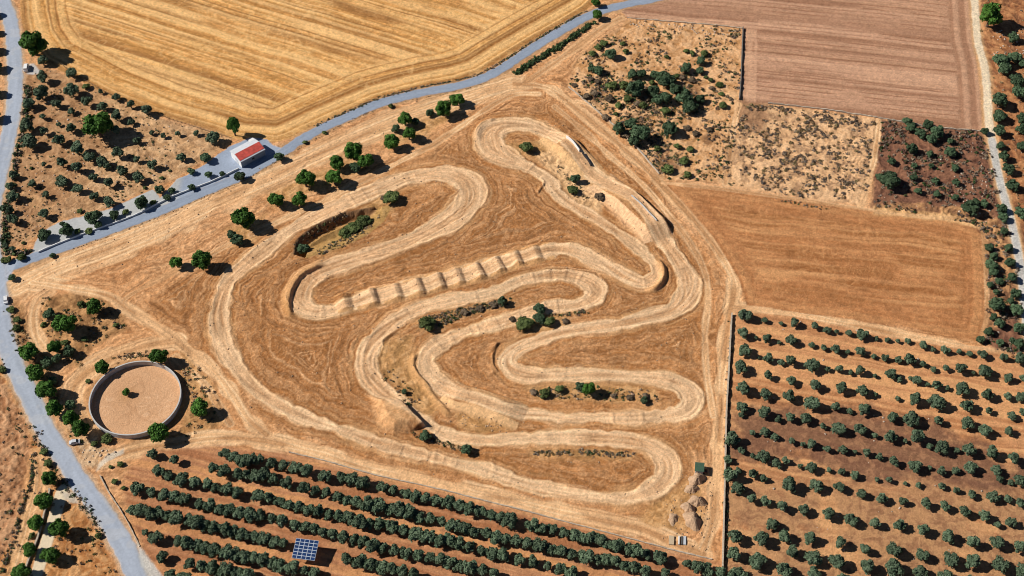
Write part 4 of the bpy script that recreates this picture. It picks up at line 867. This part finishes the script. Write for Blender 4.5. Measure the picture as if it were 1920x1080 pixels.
wall_line('stone_wall', [(1372,590),(1369,640),(1366,700),(1362,770),(1360,850),(1358,930),(1356,1010),(1354,1085)], 1.3, .6, M_stone, 'long pale stone wall between the circuit and the right grove', wob=.18)
wall_line('boundary_kerb', [(542,848),(605,863),(705,891),(805,913),(905,938),(1010,965),(1085,985),(1172,1008),(1260,1031),(1335,1049)], .5, .45, M_stone, 'low pale kerb between the south lane and the dense olive rows', 'kerb', .3)
wall_line('yard_wall', [(72,474),(112,457),(175,433),(250,406),(325,369),(400,340),(448,317)], .9, .35, M_white, 'low white wall between the grey yard and the road')
wall_line('driveway_wall', [(94,918),(84,963),(70,1012),(53,1054),(44,1082)], 1.0, .7, M_stone, 'low cream wall along the left side of the driveway', wob=.08)
wall_line('verge_wall', [(188,893),(205,925),(225,955),(245,990),(262,1025)], .5, .4, M_stone, 'broken low stone edging right of the lower road', wob=.5)
wall_line('field_wall', [(1066,163),(1110,200),(1180,262),(1236,326)], .5, .6, M_stone, 'low stone edge between the perimeter lane and the sandy plot', wob=.4)
wall_line('track_barrier', [(1061,267),(1075,278),(1086,290)], 1.6, .25, M_white, 'white barrier at the right side of the first jump', 'barrier', .03)
wall_line('track_barrier', [(1092,292),(1102,303),(1108,313)], 1.2, .5, M_void, 'dark barrier below the white one beside the first jump', 'barrier', .03)
wall_line('jump_edging', [(1183,377),(1200,392),(1215,408),(1230,424)], .9, .25, M_conc, 'pale edging along the right side of the tabletop jump', 'barrier', .02)
fence_line('field_fence', [(112,118),(135,137),(200,175),(260,202),(320,224),(380,243),(430,258)], 1.3, 'dark post and rail fence between the stubble field and the left grove', 2.2)
# round pen
pen = empty('round_pen', (PEN_C[0], PEN_C[1], 0)); tag(pen, 'round concrete pen wall enclosing a bare earth floor', 'pen')
bm = bmesh.new(); N = 96; r0, r1, ph = PEN_R - .15, PEN_R + .15, 2.6
vv = [[bm.verts.new((r * math.cos(a), r * math.sin(a), z)) for a in [2 * math.pi * i / N for i in range(N)]] for r, z in ((r0, -.3), (r0, ph), (r1, ph), (r1, -.3))]
for i in range(N):
    j = (i + 1) % N
    for k in range(3): bm.faces.new((vv[k][i], vv[k][j], vv[k + 1][j], vv[k + 1][i]))
link('wall', bm, M_conc, pen)
bm = bmesh.new()
vv = [[bm.verts.new((r * math.cos(a), r * math.sin(a), z)) for a in [2 * math.pi * i / N for i in range(N)]] for r, z in ((r0 - .1, ph + .003), (r0 - .1, ph + .14), (r1 + .1, ph + .14), (r1 + .1, ph + .003))]
for i in range(N):
    j = (i + 1) % N
    for k in range(4): bm.faces.new((vv[k][i], vv[k][j], vv[(k + 1) % 4][j], vv[(k + 1) % 4][i]))
link('coping', bm, mat('pale_concrete', (.50, .49, .47), .8, (1.5, .1)), pen)
# red-roofed building
HB = 4.0
A = Vector(at(451.3, 303.3, HB)); B = Vector(at(495.8, 280, HB)); Cc = Vector(at(430.8, 284.2, HB))
ux = (B - A).normalized(); L = (B - A).length; uy = Vector((-ux.y, ux.x, 0)); D = (Cc - A).dot(uy)
bl = empty('farm_building', (A.x, A.y, 0), math.atan2(ux.y, ux.x)); tag(bl, 'white farm building with a half red, half grey low gabled roof beside the road', 'building')
bm = bmesh.new(); RH = HB + 1.25
prof = [(0, -.2), (0, HB), (D / 2, RH), (D, HB), (D, -.2)]
e0 = [bm.verts.new((0, y, z)) for y, z in prof]; e1 = [bm.verts.new((L, y, z)) for y, z in prof]
bm.faces.new(e0[::-1]); bm.faces.new(e1)
for k in range(5): bm.faces.new((e0[k], e0[(k + 1) % 5], e1[(k + 1) % 5], e1[k]))
link('wall', bm, M_white, bl)
bm = bmesh.new(); box(bm, L / 2, -.05, HB / 2 - .1, L - .2, .08, HB - .25); o = link('wall', bm, mat('painted_wall_shade', (.22, .27, .33), .85, (.8, .15)), bl); o['label'] = 'long wall facing the road, its shade painted in blue-grey'  # thin panel over the front wall; its blue-grey paints in the wall's shade
def slab(y0, z0, y1, z1, x0, x1, t, up=.02):
    bm = bmesh.new(); P = [(x0, y0, z0 + up), (x1, y0, z0 + up), (x1, y1, z1 + up), (x0, y1, z1 + up)]
    a = [bm.verts.new(p) for p in P]; b = [bm.verts.new((p[0], p[1], p[2] + t)) for p in P]
    bm.faces.new(a[::-1]); bm.faces.new(b)
    for k in range(4): bm.faces.new((a[k], a[(k + 1) % 4], b[(k + 1) % 4], b[k]))
    return bm
sl_ = (RH - HB) / (D / 2)
rf = link('roof', slab(-.35, HB - .35 * sl_, D / 2 - .01, RH, -.3, L + .3, .12), M_greyroof, bl); rf['label'] = 'pale eave side of the roof'
bmr = slab(.35, HB + .35 * sl_, D / 2 + .1, RH + .1 * sl_, -.05, L + .15, .1, .16)
for i in range(int(L / .6)):
    x = i * .6; bmesh.ops.create_cube(bmr, size=1, matrix=Matrix.Translation((x + .3, D / 4 + .2, (HB + RH) / 2 + .27 + .2 * sl_)) @ Matrix.Rotation(math.atan(sl_), 4, 'X') @ Matrix.Diagonal((.07, D / 2 - .5, .05, 1)))
o = link('roof', bmr, M_red, bl); o['label'] = 'red roof sheeting'
bmr = slab(D / 2 + .12, RH - .12 * sl_, D + .4, HB - .4 * sl_, -.3, L + .3, .12)
for i in range(int(L / .8)):
    x = i * .8; bmesh.ops.create_cube(bmr, size=1, matrix=Matrix.Translation((x + .3, D * .75 + .2, (HB + RH) / 2 + .16 - .2 * sl_)) @ Matrix.Rotation(-math.atan(sl_), 4, 'X') @ Matrix.Diagonal((.06, D / 2 - .1, .05, 1)))
o = link('roof', bmr, M_greyroof, bl); o['label'] = 'light grey roof slope'
bm = bmesh.new(); box(bm, -.03, D * .45, 1.5, .1, 2.6, 3.0, .02); link('door', bm, M_greyroof, bl)
for i in (1,):
    bm = bmesh.new(); box(bm, L * (.2 + .3 * i), -.08, 2.2, 1.3, .1, 1.0, .02); wdw = link('window', bm, M_void, bl)
    bm = bmesh.new(); box(bm, L * (.2 + .3 * i), -.13, 1.65, 1.5, .2, .08); link('sill', bm, M_conc, wdw)
bm = bmesh.new(); box(bm, L * .9, D + .1, HB + .1, 2.6, 1.6, .5, .05); link('roof_lip', bm, M_white, bl)
# solar canopy
zc = 4.3; c4 = [Vector(at(557.5, 1010, zc + .7)), Vector(at(599, 1014, zc + .7)), Vector(at(589, 1052, zc - .5)), Vector(at(545, 1045.5, zc - .5))]
cen = sum(c4, Vector()) / 4; ax = ((c4[1] - c4[0]) + (c4[2] - c4[3])).normalized(); ay = ((c4[0] - c4[3]) + (c4[1] - c4[2])); ay = (ay - ay.dot(ax) * ax).normalized(); az = ax.cross(ay)
Wd_, Hd = (((c4[1] - c4[0]).length + (c4[2] - c4[3]).length) / 2, ((c4[0] - c4[3]).length + (c4[1] - c4[2]).length) / 2)
spn = empty('solar_array', (cen.x, cen.y, hz(cen.x, cen.y))); tag(spn, 'tilted blue solar panel array on posts amid the olive rows', 'solar panels')
Rm = Matrix((ax, ay, az)).transposed().to_4x4(); T = Matrix.Translation((0, 0, cen.z - hz(cen.x, cen.y))) @ Rm
M_cell = mat('solar_cells', (.015, .04, .12), .25, (.5, .3), spec=.5)
bm = bmesh.new(); bmesh.ops.create_cube(bm, size=1, matrix=T @ Matrix.Diagonal((Wd_, Hd, .35, 1))); link('panel_frame', bm, mat('panel_frame', (.42, .47, .55), .5), spn)
for r in range(6):
    for c in range(5):
        bm = bmesh.new(); cw, ch = Wd_ / 5, Hd / 6
        bmesh.ops.create_cube(bm, size=1, matrix=T @ Matrix.Translation(((c - 2) * cw, (r - 2.5) * ch, .19)) @ Matrix.Diagonal((cw - .26, ch - .26, .05, 1))); link('solar_module', bm, M_cell, spn)
for sx in (-.42, .42):
    for sy in (-.4, .4):
        p = T @ Vector((sx * Wd_, sy * Hd, -.17)); bm = bmesh.new(); tube(bm, (p.x, p.y, -.2), (p.x, p.y, p.z + .1), .1, .1, 8); link('post', bm, M_steel, spn)
# vehicles
M_glass = mat('car_glass', (.02, .025, .03), .15, spec=.6); M_tyre = mat('tyre', (.02, .02, .02), .9)
def vehicle(px, py, ang, L, Wv, Hv, m, label, van=False):
    x, y, _ = at(px, py, .8); rt = empty('parked_van' if van else 'parked_car', (x, y, hz(x, y) + .02), ang); tag(rt, label, 'van' if van else 'car')
    bm = bmesh.new(); box(bm, 0, 0, .3 + Hv * .25, L, Wv, Hv * .5, .12)
    k0, k1 = (-.46, .28) if van else (-.34, .2); top = []
    cab = [(k0 * L, .3 + Hv * .48), (k0 * L + (.1 if van else .45), .3 + Hv * .95), (k1 * L - .1, .3 + Hv * .95), (k1 * L + .55, .3 + Hv * .48)]
    for s in (-1, 1): top.append([bm.verts.new((a, s * Wv * (.46 if b < Hv * .7 else .40), b)) for a, b in cab])
    bm.faces.new(top[0]); bm.faces.new(top[1][::-1])
    for k in range(4): bm.faces.new((top[0][k], top[0][(k + 1) % 4], top[1][(k + 1) % 4], top[1][k]))
    link('body', bm, m, rt)
    bm = bmesh.new(); a, b = Vector((cab[2][0], 0, cab[2][1])), Vector((cab[3][0], 0, cab[3][1])); mid_ = (a + b) / 2
    box(bm, mid_.x + .05, 0, mid_.z + .02, (b - a).length * .8, Wv * .74, .04, 0, Matrix.Rotation(math.atan2(a.z - b.z, b.x - a.x), 4, 'Y')); link('windscreen', bm, M_glass, rt)
    for s in (-1, 1):
        bm = bmesh.new(); box(bm, (cab[1][0] + cab[2][0]) / 2, s * Wv * .44, .3 + Hv * .70, (cab[2][0] - cab[1][0]) * .9, .05, Hv * .26, 0, Matrix.Rotation(s * .1, 4, 'X')); link('side_window', bm, M_glass, rt)
        for q in (-.32, .32):
            bm = bmesh.new(); tube(bm, (q * L, s * (Wv / 2 - .2), .33), (q * L, s * (Wv / 2 + .02), .33), .33, .33, 14); link('wheel', bm, M_tyre, rt)
        bm = bmesh.new(); box(bm, L / 2 - .02, s * Wv * .36, .3 + Hv * .3, .08, .3, .16, .02); link('headlight', bm, M_greyroof, rt)
vehicle(49, 127, R(98), 5.2, 2.1, 2.1, M_white, 'white van parked beside the left road near the large green tree', True)
vehicle(140, 829, R(10), 4.2, 1.8, 1.5, mat('silver_paint', (.55, .57, .60), .4), 'silver car parked beside the road below the round pen')
vehicle(11, 562, R(105), 4.3, 1.8, 1.5, mat('pale_paint', (.72, .72, .72), .4), 'white car on the verge just below the road junction')
# green cabin near the dirt piles
x, y, _ = at(1311, 880, 1.0); cb = empty('green_cabin', (x, y, hz(x, y)), R(-8)); tag(cb, 'small green-roofed site cabin beside the dirt piles', 'cabin')
bm = bmesh.new(); box(bm, 0, 0, 1.2, 3.0, 3.8, 2.4, .05); link('wall', bm, mat('grey_panel', (.45, .47, .47), .7, (2, .1)), cb)
bm = bmesh.new()
for i in range(8): box(bm, -1.6 + i * .45, 0, 2.56 + i * .03, .43, 4.1, .1)
link('roof', bm, mat('green_roof', (.06, .11, .07), .6, (2, .2)), cb)
bm = bmesh.new(); box(bm, .2, -1.93, 1.0, .9, .08, 2.0, .01); link('door', bm, M_white, cb)
x, y, _ = at(1320, 884, .6); tr = empty('trailer', (x, y, hz(x, y)), R(-8)); tag(tr, 'dark low trailer next to the green cabin', 'trailer')
bm = bmesh.new(); box(bm, 0, 0, .7, 2.6, 1.5, .15, .02); box(bm, 0, .7, .95, 2.6, .06, .4); box(bm, 0, -.7, .95, 2.6, .06, .4); link('bed', bm, mat('rust', (.14, .07, .05), .8, (3, .3)), tr)
for s in (-1, 1):
    bm = bmesh.new(); tube(bm, (0, s * .65, .32), (0, s * .85, .32), .32, .32, 12); link('wheel', bm, M_tyre, tr)
bm = bmesh.new(); tube(bm, (1.3, 0, .6), (2.3, 0, .45), .05, .05, 6); link('drawbar', bm, M_steel, tr)
# stacked boards at the lower right corner
x, y, _ = at(1272, 1013, .3)
for i, (dx, w_, c, lb) in enumerate(((-2.6, 1.9, (.52, .40, .26), 'tan wooden board stack'), (.2, .5, (.72, .70, .66), 'narrow white panel'), (1.3, .5, (.10, .10, .10), 'narrow dark panel'), (2.4, .9, (.50, .52, .54), 'grey panel stack'))):
    rt = empty('board_stack', (x + dx, y, hz(x + dx, y)), R(-6)); tag(rt, lb + ' lying in the lower right corner of the circuit', 'boards', 'boards in the lower right corner')
    m_ = mat('board_' + str(i), c, .8, (3, .15))
    for k in range(3):
        bm = bmesh.new(); box(bm, random.uniform(-.05, .05), random.uniform(-.1, .1), .12 + k * .19, w_, 3.6, .17, .015); link('board', bm, m_, rt)
# dirt piles
M_pile = mat('pile_soil', (.44, .29, .18), .95, (1.2, .3), (2.0, .8, .25))
for i, (px, py, r_, h_, lb) in enumerate([(1307,897,3.4,2.6,'topmost grey-brown dirt pile just below the green cabin'),(1298,915,2.6,1.7,'small dirt pile under the topmost one'),(1308,938,3.2,2.6,'middle dirt pile near the perimeter lane'),(1291,951,3.0,2.5,'steep dirt pile left of the boulder-like heap'),(1299,974,4.2,3.0,'large boulder-like earth heap at the bottom of the row'),(1262,972,2.6,1.2,'low pale mound ringed by a wheel track'),(1185,741,1.6,.7,'small rubble heap on the weedy island')]):
    x, y, _ = at(px, py, h_ * .3); bm = bmesh.new(); nr, na = 9, 28
    rows_ = []
    for a in range(nr):
        f = a / (nr - 1); rows_.append([])
        for b in range(na):
            th = 2 * math.pi * b / na; rr = r_ * f * (1 + .22 * math.sin(th * 2 + i) + .12 * math.sin(th * 5 + i * 2)); z = h_ * (1 - f * f) ** 1.6 * (1 + random.uniform(-.05, .05)) - f * .25
            rows_[-1].append(bm.verts.new((rr * math.cos(th) + random.uniform(-.1, .1), rr * math.sin(th) + random.uniform(-.1, .1), z if a else h_)))
    for a in range(nr - 1):
        for b in range(na):
            c = (b + 1) % na; bm.faces.new((rows_[a][b], rows_[a][c], rows_[a + 1][c], rows_[a + 1][b]))
    bmesh.ops.remove_doubles(bm, verts=bm.verts, dist=.001)
    o = link('dirt_pile', bm, M_pile); o.location = (x, y, hz(x, y) - .05); tag(o, lb, 'dirt pile', 'dirt piles')
print('objects', len(bpy.data.objects))
